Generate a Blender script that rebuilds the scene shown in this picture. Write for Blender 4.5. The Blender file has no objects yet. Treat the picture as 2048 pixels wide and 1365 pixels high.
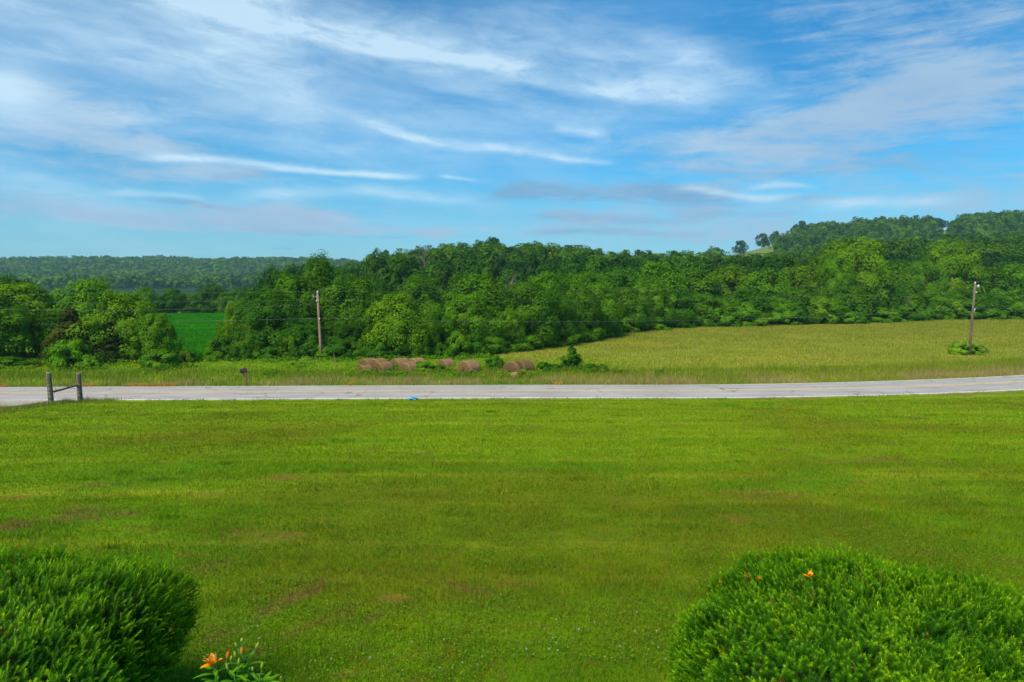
import bpy, math, random
import numpy as np
from mathutils import Vector

# ------------------------------------------------------------------ camera
CAM_Z = 8.5
PITCH = math.radians(5.13)
F = 1365.0                       # focal length in photo pixels (2048 wide) = 24 mm
sc = bpy.context.scene
C = sc.collection
cd = bpy.data.cameras.new('camera')
cd.lens = 24.0; cd.sensor_width = 36.0; cd.clip_start = 0.05; cd.clip_end = 20000
cam = bpy.data.objects.new('camera', cd); C.objects.link(cam)
cam.location = (0, 0, CAM_Z)
cam.rotation_euler = (math.radians(90) - PITCH, 0, 0)
sc.camera = cam

CP, SP = math.cos(PITCH), math.sin(PITCH)
def ray(px, py):
    u = (px - 1024) / F; v = (682.5 - py) / F
    return np.array([u, CP + v * SP, -SP + v * CP])
def at_depth(px, py, Y):
    d = ray(px, py); t = Y / d[1]
    return d[0] * t, Y, CAM_Z + d[2] * t
def az_el(px, py):
    d = ray(px, py); d = d / np.linalg.norm(d)
    return math.atan2(d[0], d[1]), math.asin(d[2])

# ------------------------------------------------------------------ node helper
class NT:
    def __init__(s, tree): s.t = tree; s.n = tree.nodes; s.l = tree.links
    def node(s, typ, **kw):
        n = s.n.new(typ)
        for k, v in kw.items(): setattr(n, k, v)
        return n
    def put(s, sock, v):
        if isinstance(v, bpy.types.NodeSocket): s.l.new(v, sock)
        elif v is not None:
            if isinstance(v, (tuple, list)) and len(v) == 3 and sock.type == 'RGBA': v = (*v, 1)
            sock.default_value = v
    def m(s, op, a, b=None, c=None, clamp=False):
        n = s.node('ShaderNodeMath', operation=op, use_clamp=clamp)
        s.put(n.inputs[0], a)
        if b is not None: s.put(n.inputs[1], b)
        if c is not None: s.put(n.inputs[2], c)
        return n.outputs[0]
    def vm(s, op, a, b=None):
        n = s.node('ShaderNodeVectorMath', operation=op)
        s.put(n.inputs[0], a)
        if b is not None: s.put(n.inputs[1], b)
        return n.outputs[0]
    def mix(s, f, a, b, blend='MIX'):
        n = s.node('ShaderNodeMix', data_type='RGBA', blend_type=blend)
        n.clamp_factor = True
        s.put(n.inputs[0], f); s.put(n.inputs[6], a); s.put(n.inputs[7], b)
        return n.outputs[2]
    def noise(s, vec, scale, detail=3, rough=.55, dist=0, dims='3D'):
        n = s.node('ShaderNodeTexNoise', noise_dimensions=dims)
        if vec is not None: s.put(n.inputs['Vector'], vec)
        n.inputs['Scale'].default_value = scale; n.inputs['Detail'].default_value = detail
        n.inputs['Roughness'].default_value = rough; n.inputs['Distortion'].default_value = dist
        return n.outputs[0]
    def ramp(s, f, lo, hi):
        n = s.node('ShaderNodeMapRange'); n.clamp = True; n.interpolation_type = 'SMOOTHSTEP'
        s.put(n.inputs[0], f); s.put(n.inputs[1], lo); s.put(n.inputs[2], hi)
        n.inputs[3].default_value = 0; n.inputs[4].default_value = 1
        return n.outputs[0]
    def xyz(s, x, y, z):
        n = s.node('ShaderNodeCombineXYZ'); s.put(n.inputs[0], x); s.put(n.inputs[1], y); s.put(n.inputs[2], z)
        return n.outputs[0]
    def sep(s, v):
        n = s.node('ShaderNodeSeparateXYZ'); s.put(n.inputs[0], v); return n.outputs

# ------------------------------------------------------------------ world
SUN_EL, SUN_AZ = math.radians(52), math.radians(215)     # azimuth clockwise from +Y
SKY_STRENGTH = 0.13
w = bpy.data.worlds.new("World"); sc.world = w; w.use_nodes = True
w.node_tree.nodes.clear()
N = NT(w.node_tree)
sky = N.node('ShaderNodeTexSky', sky_type='NISHITA')
sky.sun_disc = False; sky.sun_elevation = SUN_EL; sky.sun_rotation = SUN_AZ
sky.air_density = 1.0; sky.dust_density = 0.6; sky.ozone_density = 3.0; sky.altitude = 200
tc = N.node('ShaderNodeTexCoord')
dx, dy, dz = N.sep(N.vm('NORMALIZE', tc.outputs['Generated']))
az = N.m('ARCTAN2', dx, dy)
el0 = N.m('ARCSINE', dz)
base_vec = N.xyz(N.m('MULTIPLY', az, 1.0), N.m('MULTIPLY', el0, 4.0), 0.0)
warp = N.m('SUBTRACT', N.noise(base_vec, 3.0, 3, .5), 0.5)
warp2 = N.m('SUBTRACT', N.noise(N.xyz(N.m('MULTIPLY', az, 1.0), N.m('MULTIPLY', el0, 2.5), 7.0), 11.0, 3, .6), 0.5)
el = N.m('ADD', el0, N.m('MULTIPLY', warp, 0.014))
el = N.m('ADD', el, N.m('MULTIPLY', warp2, 0.012))
def gauss(x): return N.m('EXPONENT', N.m('MULTIPLY', N.m('MULTIPLY', x, x), -1.0))
EL_MAX = 0.62
def streak(pts, wa, wb, taper=.18):
    """a cloud band through photo points; wa / wb = softness (px) above / below its centre line"""
    P = [az_el(x, y) for x, y in pts]
    a0, a1 = P[0][0], P[-1][0]
    t = N.node('ShaderNodeMapRange'); t.clamp = True
    N.put(t.inputs[0], az); t.inputs[1].default_value = a0; t.inputs[2].default_value = a1
    tt = t.outputs[0]
    fc = N.node('ShaderNodeFloatCurve'); cv = fc.mapping.curves[0]
    while len(cv.points) < len(P): cv.points.new(.5, .5)
    for q, (a, e) in zip(cv.points, P): q.location = ((a - a0) / (a1 - a0), e / EL_MAX)
    fc.mapping.update(); N.put(fc.inputs[1], tt)
    d = N.m('SUBTRACT', el, N.m('MULTIPLY', fc.outputs[0], EL_MAX))
    up = N.m('GREATER_THAN', d, 0.0)
    wd = N.m('ADD', wb / F, N.m('MULTIPLY', up, (wa - wb) / F))
    g = gauss(N.m('DIVIDE', d, wd))
    tp = N.m('MULTIPLY', N.ramp(tt, 0.0, taper), N.m('SUBTRACT', 1.0, N.ramp(tt, 1 - taper, 1.0)))
    return N.m('MULTIPLY', g, tp)
def blob(px, py, rx, ry, slope=0.0):
    a, e = az_el(px, py)
    da = N.m('SUBTRACT', az, a)
    de = N.m('SUBTRACT', N.m('SUBTRACT', el, e), N.m('MULTIPLY', da, slope))
    u = N.m('DIVIDE', da, rx / F); v = N.m('DIVIDE', de, ry / F)
    return N.m('EXPONENT', N.m('MULTIPLY', N.m('ADD', N.m('MULTIPLY', u, u), N.m('MULTIPLY', v, v)), -1.0))
def add(*a):
    r = a[0]
    for b in a[1:]: r = N.m('ADD', r, b)
    return r
def k(a, f): return N.m('MULTIPLY', a, f)
# fibres: fine streaky texture running slightly down to the right
rot = N.xyz(N.m('ADD', az, N.m('MULTIPLY', el0, -.4)), N.m('MULTIPLY', N.m('ADD', el0, N.m('MULTIPLY', az, 0.16)), 4.6), 0.0)
fib = N.noise(rot, 4.2, 9, .60, .35)
fib2 = N.noise(N.xyz(az, N.m('MULTIPLY', el0, 8.0), 3.0), 5.0, 8, .62, .4)
fine_ = N.noise(N.xyz(N.m('ADD', az, N.m('MULTIPLY', el0, .5)), N.m('MULTIPLY', el0, 3.0), 9.0), 13.0, 6, .65, .5)
soft = N.noise(N.xyz(az, N.m('MULTIPLY', el0, 3.0), 5.0), 3.2, 5, .55, .3)
fibm = N.ramp(fib, .34, .66); finem = N.ramp(fine_, .32, .68)
edge = add(
    k(streak([(250, -60), (420, 14), (600, 66), (750, 98), (950, 122), (1060, 152), (1160, 180), (1290, 196), (1500, 190)], 26, 12, .16), .62),
    k(streak([(640, 205), (750, 252), (850, 282), (1030, 304), (1200, 330)], 12, 8, .3), .52),
    k(streak([(230, 322), (330, 318), (450, 322), (560, 336), (700, 350), (870, 358)], 8, 6, .2), .80),
    k(streak([(420, 402), (540, 393), (640, 388), (800, 392), (980, 412)], 13, 9, .25), .55),
    k(streak([(180, 385), (320, 390), (430, 405)], 6, 5, .3), .4),
    k(streak([(870, 352), (910, 356), (960, 359)], 4, 3, .3), .5),
    k(streak([(1330, 372), (1420, 385), (1530, 400), (1620, 392)], 8, 7, .3), .55),
    k(streak([(1600, 418), (1720, 410), (1850, 405), (1960, 392)], 11, 8, .3), .5),
    k(streak([(1480, 382), (1580, 372), (1650, 385)], 5, 5, .3), .35),
    k(streak([(1080, 318), (1150, 322), (1250, 330)], 6, 5, .3), .4), k(streak([(1090, 250), (1150, 262), (1230, 272)], 12, 10, .3), .38))
def broken(m, a, b, lo, hi):     # ragged, noisy edges instead of airbrushed ones
    nz = N.m('ADD', k(N.m('SUBTRACT', fine_, .5), a), k(N.m('SUBTRACT', fib2, .5), b))
    return N.m('MULTIPLY', N.ramp(N.m('ADD', m, nz), lo, hi), N.m('MINIMUM', k(m, 2.2), 1.0))
edge = N.m('MULTIPLY', edge, N.m('ADD', .50, add(k(fibm, .28), k(finem, .40))))
wisp = add(
    k(blob(430, 2, 150, 50, -.2), 1.25), k(blob(740, 45, 240, 42, -.15), .32), k(blob(1080, 75, 230, 60, -.15), .38),
    k(blob(1390, 120, 110, 32, -.35), .70), k(blob(1270, 150, 200, 50, -.25), .50), k(blob(920, 150, 330, 60, -.2), .40),
    k(blob(20, 350, 130, 26, -.2), .6), k(blob(180, 70, 480, 70, -.18), .55), k(blob(520, 130, 160, 40, -.2), .35),
    k(blob(1150, 260, 200, 40, 0), .25), k(blob(430, 265, 260, 22, -.1), .35), k(blob(800, 270, 240, 40, -.2), .25))
wisp = N.m('MULTIPLY', k(wisp, .92), N.m('ADD', .28, add(k(fibm, .34), k(finem, .26))))
veil = add(k(N.m('MULTIPLY', N.ramp(fib, .36, .74), N.ramp(soft, .30, .62)), .24), k(N.m('MULTIPLY', N.ramp(fib2, .42, .72), finem), .16))
deep_m = N.m('MULTIPLY', N.ramp(el0, .20, .42), N.ramp(az, -.05, .25))
veil = N.m('MULTIPLY', veil, N.m('SUBTRACT', .85, k(deep_m, .6)))
white = add(edge, wisp, veil, k(blob(12, 190, 62, 48), .72), k(blob(250, 90, 560, 110, -.12), .22))
lilac = add(
    k(blob(1700, 235, 250, 52, .08), .85), k(blob(1960, 180, 170, 50), .60), k(blob(2000, 370, 260, 34), .55),
    k(blob(1760, 20, 280, 60), .34), k(blob(1500, 320, 320, 44), .5), k(blob(1900, 90, 260, 60), .32),
    k(blob(110, 225, 170, 70), .62), k(blob(270, 300, 190, 34), .5), k(blob(370, 348, 170, 18, .12), .55),
    k(streak([(-120, 415), (120, 420), (350, 438), (560, 436), (740, 446)], 22, 20, .15), 1.0),
    k(streak([(640, 470), (750, 462), (850, 466), (940, 474)], 10, 8, .25), .85),
    k(blob(1300, 440, 420, 30), .50), k(blob(1750, 470, 400, 34), .60), k(blob(560, 462, 110, 12), .5),
    k(streak([(1120, 480), (1400, 476), (1700, 470)], 14, 12, .3), .3), k(blob(1000, 430, 500, 30), .2))
lilac = k(broken(lilac, 1.6, 2.2, .0, 1.15), .95)
dark = add(
    k(streak([(930, 405), (1060, 380), (1180, 388), (1330, 392), (1540, 402)], 22, 18, .2), .95),
    k(streak([(440, 465), (500, 455), (580, 462), (680, 474)], 8, 7, .3), .75),
    k(streak([(120, 400), (250, 398), (420, 415), (520, 428), (640, 428), (780, 440)], 7, 6, .3), .7),
    k(streak([(940, 442), (1100, 434), (1250, 440), (1500, 436)], 12, 10, .3), .85), k(streak([(1000, 468), (1150, 462), (1350, 470), (1500, 465)], 10, 9, .3), .7), k(streak([(1500, 300), (1700, 310), (1900, 300), (2100, 310)], 18, 14, .3), .5), k(streak([(1300, 418), (1500, 430), (1700, 426)], 8, 8, .3), .5),
    k(streak([(640, 474), (740, 472), (860, 480)], 5, 5, .3), .5), k(streak([(1420, 410), (1560, 402), (1760, 398)], 7, 7, .3), .45),
    k(streak([(380, 375), (470, 352), (560, 340)], 9, 9, .3), .5), k(blob(480, 210, 220, 25, -.15), .25),
    k(streak([(530, 497), (570, 494), (600, 497)], 4, 3, .3), .6), k(blob(380, 520, 60, 6), .4),
    k(streak([(1300, 340), (1500, 350), (1750, 335), (2048, 345)], 14, 14, .25), .35))
dark = k(broken(dark, 1.6, 2.8, .0, 1.0), .85)
# colours before the background strength
base = N.mix(1.0, sky.outputs[0], (0.12, .70, .95), 'MULTIPLY')
elr = N.ramp(el0, 0.0, 0.20)
low = N.mix(1.0, base, (2.7, 4.1, 5.1))
base2 = N.mix(N.m('MULTIPLY', N.m('SUBTRACT', 1.0, elr), .62), base, low)
deep = N.m('MULTIPLY', N.ramp(el0, .22, .48), N.ramp(az, -.15, .25))
base3 = N.mix(N.m('MULTIPLY', deep, .95), base2, (.26, 2.1, 5.0))
c1 = N.mix(N.m('MINIMUM', dark, .8), base3, (1.25, 2.45, 4.0))
c2 = N.mix(N.m('MINIMUM', lilac, .9), c1, (2.45, 3.60, 5.0))
c3 = N.mix(N.m('MINIMUM', white, .86), c2, (4.3, 5.8, 6.9))
bg = N.node('ShaderNodeBackground'); bg.inputs[1].default_value = SKY_STRENGTH
N.put(bg.inputs[0], N.vm('SCALE', c3)); bg.inputs[0].links[0].from_node.inputs['Scale'].default_value = 1.02
wo = N.node('ShaderNodeOutputWorld'); N.l.new(bg.outputs[0], wo.inputs[0])
w.cycles.sampling_method = 'MANUAL'; w.cycles.sample_map_resolution = 512

# ------------------------------------------------------------------ sun, exposure
sl = bpy.data.lights.new('sun', 'SUN'); sl.energy = 5.0; sl.angle = math.radians(26); sl.color = (1.0, .90, .72)
sun = bpy.data.objects.new('sun', sl); C.objects.link(sun)
sd = Vector((math.sin(SUN_AZ) * math.cos(SUN_EL), math.cos(SUN_AZ) * math.cos(SUN_EL), math.sin(SUN_EL)))
sun.rotation_euler = sd.to_track_quat('Z', 'Y').to_euler()
sc.view_settings.view_transform = 'Standard'; sc.view_settings.look = 'None'
sc.view_settings.exposure = 0.16; sc.view_settings.gamma = 1.0; sc.view_settings.use_curve_mapping = False
sc.cycles.max_bounces = 5; sc.cycles.diffuse_bounces = 3; sc.cycles.transmission_bounces = 3
sc.cycles.transparent_max_bounces = 6; sc.cycles.volume_bounces = 0
sc.cycles.use_adaptive_sampling = True

# ------------------------------------------------------------------ numpy helpers
rng = np.random.default_rng(7)
def tag(o, label=None, cat=None, group=None, kind=None):
    if label: o['label'] = label
    if cat: o['category'] = cat
    if group: o['group'] = group
    if kind: o['kind'] = kind
    return o
def mesh_np(name, V, polys, nv, smooth=False, tint=None, mats=(), uvw=None):
    """V (n,3); polys flat index array; nv = verts per face; tint = per-vertex float attribute"""
    me = bpy.data.meshes.new(name)
    V = np.ascontiguousarray(V, dtype=np.float32)
    polys = np.ascontiguousarray(polys, dtype=np.int32).ravel()
    nf = len(polys) // nv
    me.vertices.add(len(V)); me.vertices.foreach_set('co', V.ravel())
    me.loops.add(len(polys)); me.loops.foreach_set('vertex_index', polys)
    me.polygons.add(nf); me.polygons.foreach_set('loop_start', np.arange(nf, dtype=np.int32) * nv)
    if smooth: me.polygons.foreach_set('use_smooth', np.ones(nf, dtype=bool))
    me.update(calc_edges=True)
    if tint is not None:
        for an, arr in (tint.items() if isinstance(tint, dict) else [('tint', tint)]):
            a = me.attributes.new(an, 'FLOAT', 'POINT'); a.data.foreach_set('value', np.asarray(arr, dtype=np.float32))
    for m_ in mats: me.materials.append(m_)
    return me
def link(name, me, parent=None, loc=None, rot=None, scale=None):
    o = bpy.data.objects.new(name, me); C.objects.link(o)
    if parent: o.parent = parent
    if loc is not None: o.location = loc
    if rot is not None: o.rotation_euler = rot
    if scale is not None: o.scale = scale
    return o
def empty(name, loc, rz=0, scale=None):
    o = bpy.data.objects.new(name, None); C.objects.link(o); o.location = loc; o.rotation_euler = (0, 0, rz)
    o.empty_display_size = .3
    if scale: o.scale = scale
    return o
def unit(a): return a / np.maximum(np.linalg.norm(a, axis=-1, keepdims=True), 1e-9)
def smooth01(t): t = np.clip(t, 0, 1); return t * t * (3 - 2 * t)

class MB:
    """collects simple solids (mixed quads) and links them as one mesh"""
    def __init__(s): s.v = []; s.f = []; s.n = 0
    def addm(s, V, Fs):
        s.v.append(np.asarray(V, float)); s.f += [tuple(int(i) + s.n for i in f) for f in Fs]; s.n += len(V)
    def tube(s, pts, rad, seg=8, cap=True):
        pts = [np.asarray(p, float) for p in pts]
        if not hasattr(rad, '__len__'): rad = [rad] * len(pts)
        V = []; n = len(pts)
        for i, p in enumerate(pts):
            t = pts[min(i + 1, n - 1)] - pts[max(i - 1, 0)]; t = t / (np.linalg.norm(t) + 1e-9)
            a = np.cross(t, [0.3, 0.9, 0.1] if abs(t[1]) < .8 else [1, 0, 0]); a /= np.linalg.norm(a); b = np.cross(t, a)
            for k_ in range(seg):
                q = 2 * math.pi * k_ / seg
                V.append(p + rad[i] * (math.cos(q) * a + math.sin(q) * b))
        Fs = [(i * seg + k_, i * seg + (k_ + 1) % seg, (i + 1) * seg + (k_ + 1) % seg, (i + 1) * seg + k_) for i in range(n - 1) for k_ in range(seg)]
        if cap: Fs += [tuple(range(seg - 1, -1, -1)), tuple((n - 1) * seg + k_ for k_ in range(seg))]
        s.addm(V, Fs)
    def box(s, c, d, rz=0):
        c = np.array(c); d = np.array(d) / 2
        V = []
        for sx, sy, sz in [(-1, -1, -1), (1, -1, -1), (1, 1, -1), (-1, 1, -1), (-1, -1, 1), (1, -1, 1), (1, 1, 1), (-1, 1, 1)]:
            x, y = sx * d[0], sy * d[1]
            V.append((c[0] + x * math.cos(rz) - y * math.sin(rz), c[1] + x * math.sin(rz) + y * math.cos(rz), c[2] + sz * d[2]))
        s.addm(V, [(0, 3, 2, 1), (4, 5, 6, 7), (0, 1, 5, 4), (1, 2, 6, 5), (2, 3, 7, 6), (3, 0, 4, 7)])
    def mesh(s, name, mat, smooth=False):
        me = bpy.data.meshes.new(name)
        me.from_pydata([tuple(p) for p in np.concatenate(s.v)], [], s.f); me.materials.append(mat)
        if smooth: me.polygons.foreach_set('use_smooth', [True] * len(me.polygons))
        me.update(); return me
    def build(s, name, mat, parent=None, smooth=False, **kw): return link(name, s.mesh(name, mat, smooth), parent, **kw)

# value noise in numpy (for terrain lumps and density)
_perm = rng.random((256, 256))
def vnoise(x, y, sc_=1.0):
    x = np.asarray(x) * sc_; y = np.asarray(y) * sc_
    xi = np.floor(x).astype(int); yi = np.floor(y).astype(int); fx = x - xi; fy = y - yi
    fx = fx * fx * (3 - 2 * fx); fy = fy * fy * (3 - 2 * fy)
    g = lambda a, b: _perm[a & 255, b & 255]
    return (g(xi, yi) * (1 - fx) + g(xi + 1, yi) * fx) * (1 - fy) + (g(xi, yi + 1) * (1 - fx) + g(xi + 1, yi + 1) * fx) * fy

# ------------------------------------------------------------------ the lie of the land
def yn(x):       # near edge of the carriageway
    x = np.asarray(x, float)
    return 48.55 + np.where(x < 0, 0.0009 * x * x, 0) * 0 - 0.028 * np.minimum(x, 0) * -1 + np.where(x > 10, 0.0042 * (np.minimum(x, 60) - 10) ** 2 + .25 * (np.clip(x, 60, 170) - 60), 0)
def yf(x): return yn(x) + 6.3 + 0.012 * (np.clip(np.asarray(x), 10, 90) - 10)
def pxu(x, y): return 1024 + F * np.asarray(x) / np.maximum(np.asarray(y), 1.0)
def interp(u, pts):
    a = np.array(pts, float); return np.interp(u, a[:, 0], a[:, 1])
R_CREST = [(900, 0), (1250, 2), (1380, 14), (1440, 30), (1500, 37), (1560, 45), (1620, 51), (1700, 52), (1800, 53), (1860, 53), (1920, 54), (2000, 60), (2100, 62), (2400, 62)]
M_CREST = [(480, -1), (600, -1.5), (660, -1), (700, 1.2), (740, 5.0), (790, 9), (860, 11.4), (960, 13.0), (1060, 12.4), (1200, 9.4), (1330, 8.2), (1500, 6.3), (1650, 9.5), (1800, 15), (2048, 17), (2500, 18)]
F_CREST = [(-600, 30), (0, 40), (120, 43), (300, 44), (450, 41), (620, 43), (690, 38), (800, 26), (1000, 20), (2500, 20)]
def ground_z(x, y):
    x = np.asarray(x, float); y = np.asarray(y, float)
    n, f = yn(x), yf(x)
    t = np.clip((y - 2.0) / (n - 2.6 - 2.0), 0, 1)
    lawn = 5.75 * (1 - t) ** 1.06 + 0.26
    lawn = lawn + (vnoise(x, y, .35) - .5) * .10 * smooth01(t * 12) * smooth01((1 - t) * 8)
    s = smooth01((y - (n - 2.6)) / 1.9)
    z_near = lawn * (1 - s) + (-0.06) * s
    z_near = np.where(y > n - .7, -0.06 + 0.06 * smooth01((y - n + .7) / .7), z_near)
    d = y - f
    verge = -0.14 * np.exp(-((d - 1.4) / .9) ** 2) + 0.42 * smooth01((d - 1.5) / 6.0)
    far = verge + 0.10 * (vnoise(x, y, .12) - .5) * smooth01(d / 6)
    u = pxu(x, y)
    far = far + interp(u, M_CREST) * smooth01((y - 150) / 190) * (1 - .75 * smooth01((y - 345) / 110))
    far = far + interp(u, R_CREST) * smooth01((y - 390) / 330) ** 1.05 * (1 - .3 * smooth01((y - 740) / 400))
    far = far + interp(u, F_CREST) * smooth01((y - 900) / 600)
    far = far + (vnoise(x, y, .011) - .5) * 5 * smooth01((y - 230) / 250)
    return np.where(y < n, z_near, np.where(y < f, 0.0 + 0.05 * (1 - ((y - (n + f) / 2) / ((f - n) / 2)) ** 2), far))
def gz(x, y): return float(ground_z(np.array([x]), np.array([y]))[0])
def on_ground(px, py, y0=2.0, y1=400.0):
    """the spot of ground seen at photo pixel (px, py)"""
    Y = np.geomspace(y0, y1, 4000); d = ray(px, py)
    X = d[0] / d[1] * Y; Z = CAM_Z + d[2] / d[1] * Y
    hit = np.nonzero(Z <= ground_z(X, Y))[0]
    i = hit[0] if len(hit) else len(Y) - 1
    return float(X[i]), float(Y[i]), float(ground_z(X[i:i + 1], Y[i:i + 1])[0])

# ------------------------------------------------------------------ materials
def new_mat(name):
    m_ = bpy.data.materials.new(name); m_.use_nodes = True; m_.node_tree.nodes.clear()
    n = NT(m_.node_tree); n.out = n.node('ShaderNodeOutputMaterial'); return m_, n
def principled(n, col, rough=.8, spec=.2, bump=None, bstr=.3, bdist=.05):
    p = n.node('ShaderNodeBsdfPrincipled'); n.put(p.inputs['Base Color'], col); n.put(p.inputs['Roughness'], rough)
    p.inputs['Specular IOR Level'].default_value = spec
    if bump is not None:
        b = n.node('ShaderNodeBump'); b.inputs['Strength'].default_value = bstr; b.inputs['Distance'].default_value = bdist
        n.put(b.inputs['Height'], bump); n.l.new(b.outputs[0], p.inputs['Normal'])
    return p
def finish(n, shader): n.l.new(shader.outputs[0], n.out.inputs[0])
def attr(n, name): a = n.node('ShaderNodeAttribute'); a.attribute_name = name; return a.outputs['Fac']
def pos(n): return n.node('ShaderNodeNewGeometry').outputs['Position']
def leafy(n, col, trans=.28, tcol=None, rough=.6, gloss=.04):
    gloss *= .25
    d = n.node('ShaderNodeBsdfDiffuse'); n.put(d.inputs[0], col)
    t = n.node('ShaderNodeBsdfTranslucent'); n.put(t.inputs[0], tcol if tcol is not None else col)
    m1 = n.node('ShaderNodeMixShader'); m1.inputs[0].default_value = trans
    n.l.new(d.outputs[0], m1.inputs[1]); n.l.new(t.outputs[0], m1.inputs[2])
    if gloss <= 0: return m1
    g = n.node('ShaderNodeBsdfGlossy'); g.inputs['Roughness'].default_value = rough; g.inputs[0].default_value = (.8, .9, .8, 1)
    m2 = n.node('ShaderNodeMixShader'); m2.inputs[0].default_value = gloss
    n.l.new(m1.outputs[0], m2.inputs[1]); n.l.new(g.outputs[0], m2.inputs[2]); return m2

def lawn_colour(n):
    P = pos(n); x, y, z = n.sep(P)
    big = n.noise(P, .11, 3, .5); mid = n.noise(P, .55, 4, .6, .5); fine = n.noise(P, 5.0, 3, .6)
    mow = n.noise(n.xyz(n.m('MULTIPLY', x, .05), n.m('MULTIPLY', y, .55), 0.0), 1.0, 4, .65)
    col = n.mix(n.ramp(mid, .35, .68), (.080, .185, .001), (.155, .275, .001))
    far = n.ramp(y, 8.0, 24.0)
    col = n.mix(n.m('MULTIPLY', far, .85), col, (.205, .315, .001))
    col = n.mix(n.m('MULTIPLY', n.ramp(mow, .50, .68), .65), col, (.31, .355, .012))
    col = n.mix(n.m('MULTIPLY', n.ramp(mow, .48, .30), .60), col, (.105, .250, .001))
    col = n.mix(n.m('MULTIPLY', n.ramp(big, .50, .66), .45), col, (.145, .135, .004))
    lush = n.ramp(n.noise(n.vm('ADD', P, (31., 5., 0.)), .35, 3, .6), .56, .68)
    col = n.mix(n.m('MULTIPLY', lush, .55), col, (.085, .235, .001))
    dry = n.ramp(n.noise(n.vm('ADD', P, (9., 77., 0.)), .42, 5, .68, .4), .59, .70)
    col = n.mix(n.m('MULTIPLY', dry, .75), col, (.20, .115, .035))
    fl = n.noise(n.vm('ADD', P, (3., 1., 0.)), 2.6, 5, .75)
    col = n.mix(n.m('MULTIPLY', n.ramp(fl, .54, .68), .5), col, (.190, .130, .010))
    col = n.mix(n.m('MULTIPLY', n.ramp(fl, .46, .32), .55), col, (.045, .140, .001))
    return col, fine, P

def ground_lawn_mat():
    m_, n = new_mat('mown_lawn'); col, fine, P = lawn_colour(n)
    col = n.mix(n.m('MULTIPLY', n.ramp(fine, .4, .75), .35), col, (.10, .085, .018))
    col = n.mix(n.m('MULTIPLY', attr(n, 'soil'), .9), col, n.mix(n.ramp(n.noise(P, 7.0, 3, .6), .35, .65), (.25, .105, .022), (.11, .075, .02)))
    g = n.noise(P, 28.0, 3, .6)
    col = n.mix(n.m('MULTIPLY', n.ramp(g, .3, .7), .4), col, n.mix(1.0, col, (.55, .6, .5), 'MULTIPLY'))
    finish(n, principled(n, col, .95, .05, bump=g, bstr=.6, bdist=.04)); return m_
def blade_mat():
    m_, n = new_mat('grass_blades'); col, fine, P = lawn_colour(n)
    t = attr(n, 'tint')
    col = n.mix(1.0, col, n.mix(t, (.55, .68, .6), (1.55, 1.42, 1.2)), 'MULTIPLY')
    col = n.mix(n.m('MULTIPLY', attr(n, 'dry'), .8), col, (.30, .16, .025))
    finish(n, leafy(n, col, .3, gloss=.03)); return m_
def tree_mat(name, dark_, light_, scale=.55, use_tint=False):
    m_, n = new_mat(name)
    oi = n.node('ShaderNodeObjectInfo'); tcn = n.node('ShaderNodeTexCoord')
    P = pos(n)
    ns = n.noise(P, scale, 3, .6)
    f = n.ramp(ns, .36, .64)
    t = attr(n, 'tint')
    f = n.m('ADD', n.m('MULTIPLY', f, .60), n.m('MULTIPLY', t, .32))
    col = n.mix(f, dark_, light_)
    col = n.mix(1.0, col, oi.outputs['Color'], 'MULTIPLY')
    if use_tint:
        c = n.node('ShaderNodeAttribute'); c.attribute_name = 'crown_tint'
        v = c.outputs['Fac']
        col = n.mix(1.0, col, n.mix(v, (.42, .58, .9), (1.75, 1.50, .9)), 'MULTIPLY')
    finish(n, leafy(n, col, .30, n.mix(1.0, col, (1.15, 1.25, .6), 'MULTIPLY'), gloss=.03)); return m_
def plain(name, col, rough=.8, spec=.2, var=.0, vscale=6.0, col2=None, bstr=0, bscale=30, stretch=None, metal=0):
    m_, n = new_mat(name); tcn = n.node('ShaderNodeTexCoord'); v = tcn.outputs['Object']
    if stretch: v = n.vm('MULTIPLY', v, stretch)
    c = col
    if col2: c = n.mix(n.ramp(n.noise(v, vscale, 4, .65), .35, .65), col, col2)
    b = n.noise(v, bscale, 3, .6) if bstr else None
    p = principled(n, c, rough, spec, bump=b, bstr=bstr, bdist=.02); p.inputs['Metallic'].default_value = metal
    finish(n, p); return m_

M_LAWN, M_BLADE = ground_lawn_mat(), blade_mat()
M_LEAF = tree_mat('broad_leaves', (.028, .110, .001), (.105, .240, .001))
M_FOREST = tree_mat('wood_leaves', (.028, .095, .002), (.090, .200, .002), .12, True)
M_CEDAR = tree_mat('cedar_foliage', (.035, .065, .003), (.105, .115, .008))
M_BARK = plain('bark', (.10, .075, .05), .95, .05, col2=(.17, .14, .11), vscale=9, bstr=.6, stretch=(1, 1, .2))
M_DEAD = plain('dead_wood', (.24, .20, .17), .95, .05, col2=(.15, .12, .1))
M_WOOD = plain('weathered_post', (.105, .085, .055), .95, .05, col2=(.19, .165, .125), vscale=14, bstr=.7, stretch=(1, 1, .12))
M_POST_TOP = plain('cut_post_end', (.34, .31, .27), .95, .05, col2=(.22, .2, .17), vscale=30)
M_POLE = plain('pole_wood', (.36, .21, .14), .9, .1, col2=(.26, .17, .12), vscale=5, bstr=.5, stretch=(1, 1, .08))
M_POLE_D = plain('pole_wood_grey', (.13, .095, .07), .9, .1, col2=(.19, .145, .105), vscale=5, bstr=.5, stretch=(1, 1, .08))
M_GALV = plain('galvanised_metal', (.45, .46, .46), .45, .5, metal=.7)
M_CERAM = plain('pale_insulator', (.62, .66, .68), .3, .5)
M_BLACK = plain('black_enamel', (.018, .018, .02), .35, .5)
M_RED = plain('red_flag_paint', (.35, .02, .015), .5, .4)
M_BROWNPOST = plain('brown_timber', (.12, .055, .04), .9, .1, col2=(.19, .11, .08), vscale=9)
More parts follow.
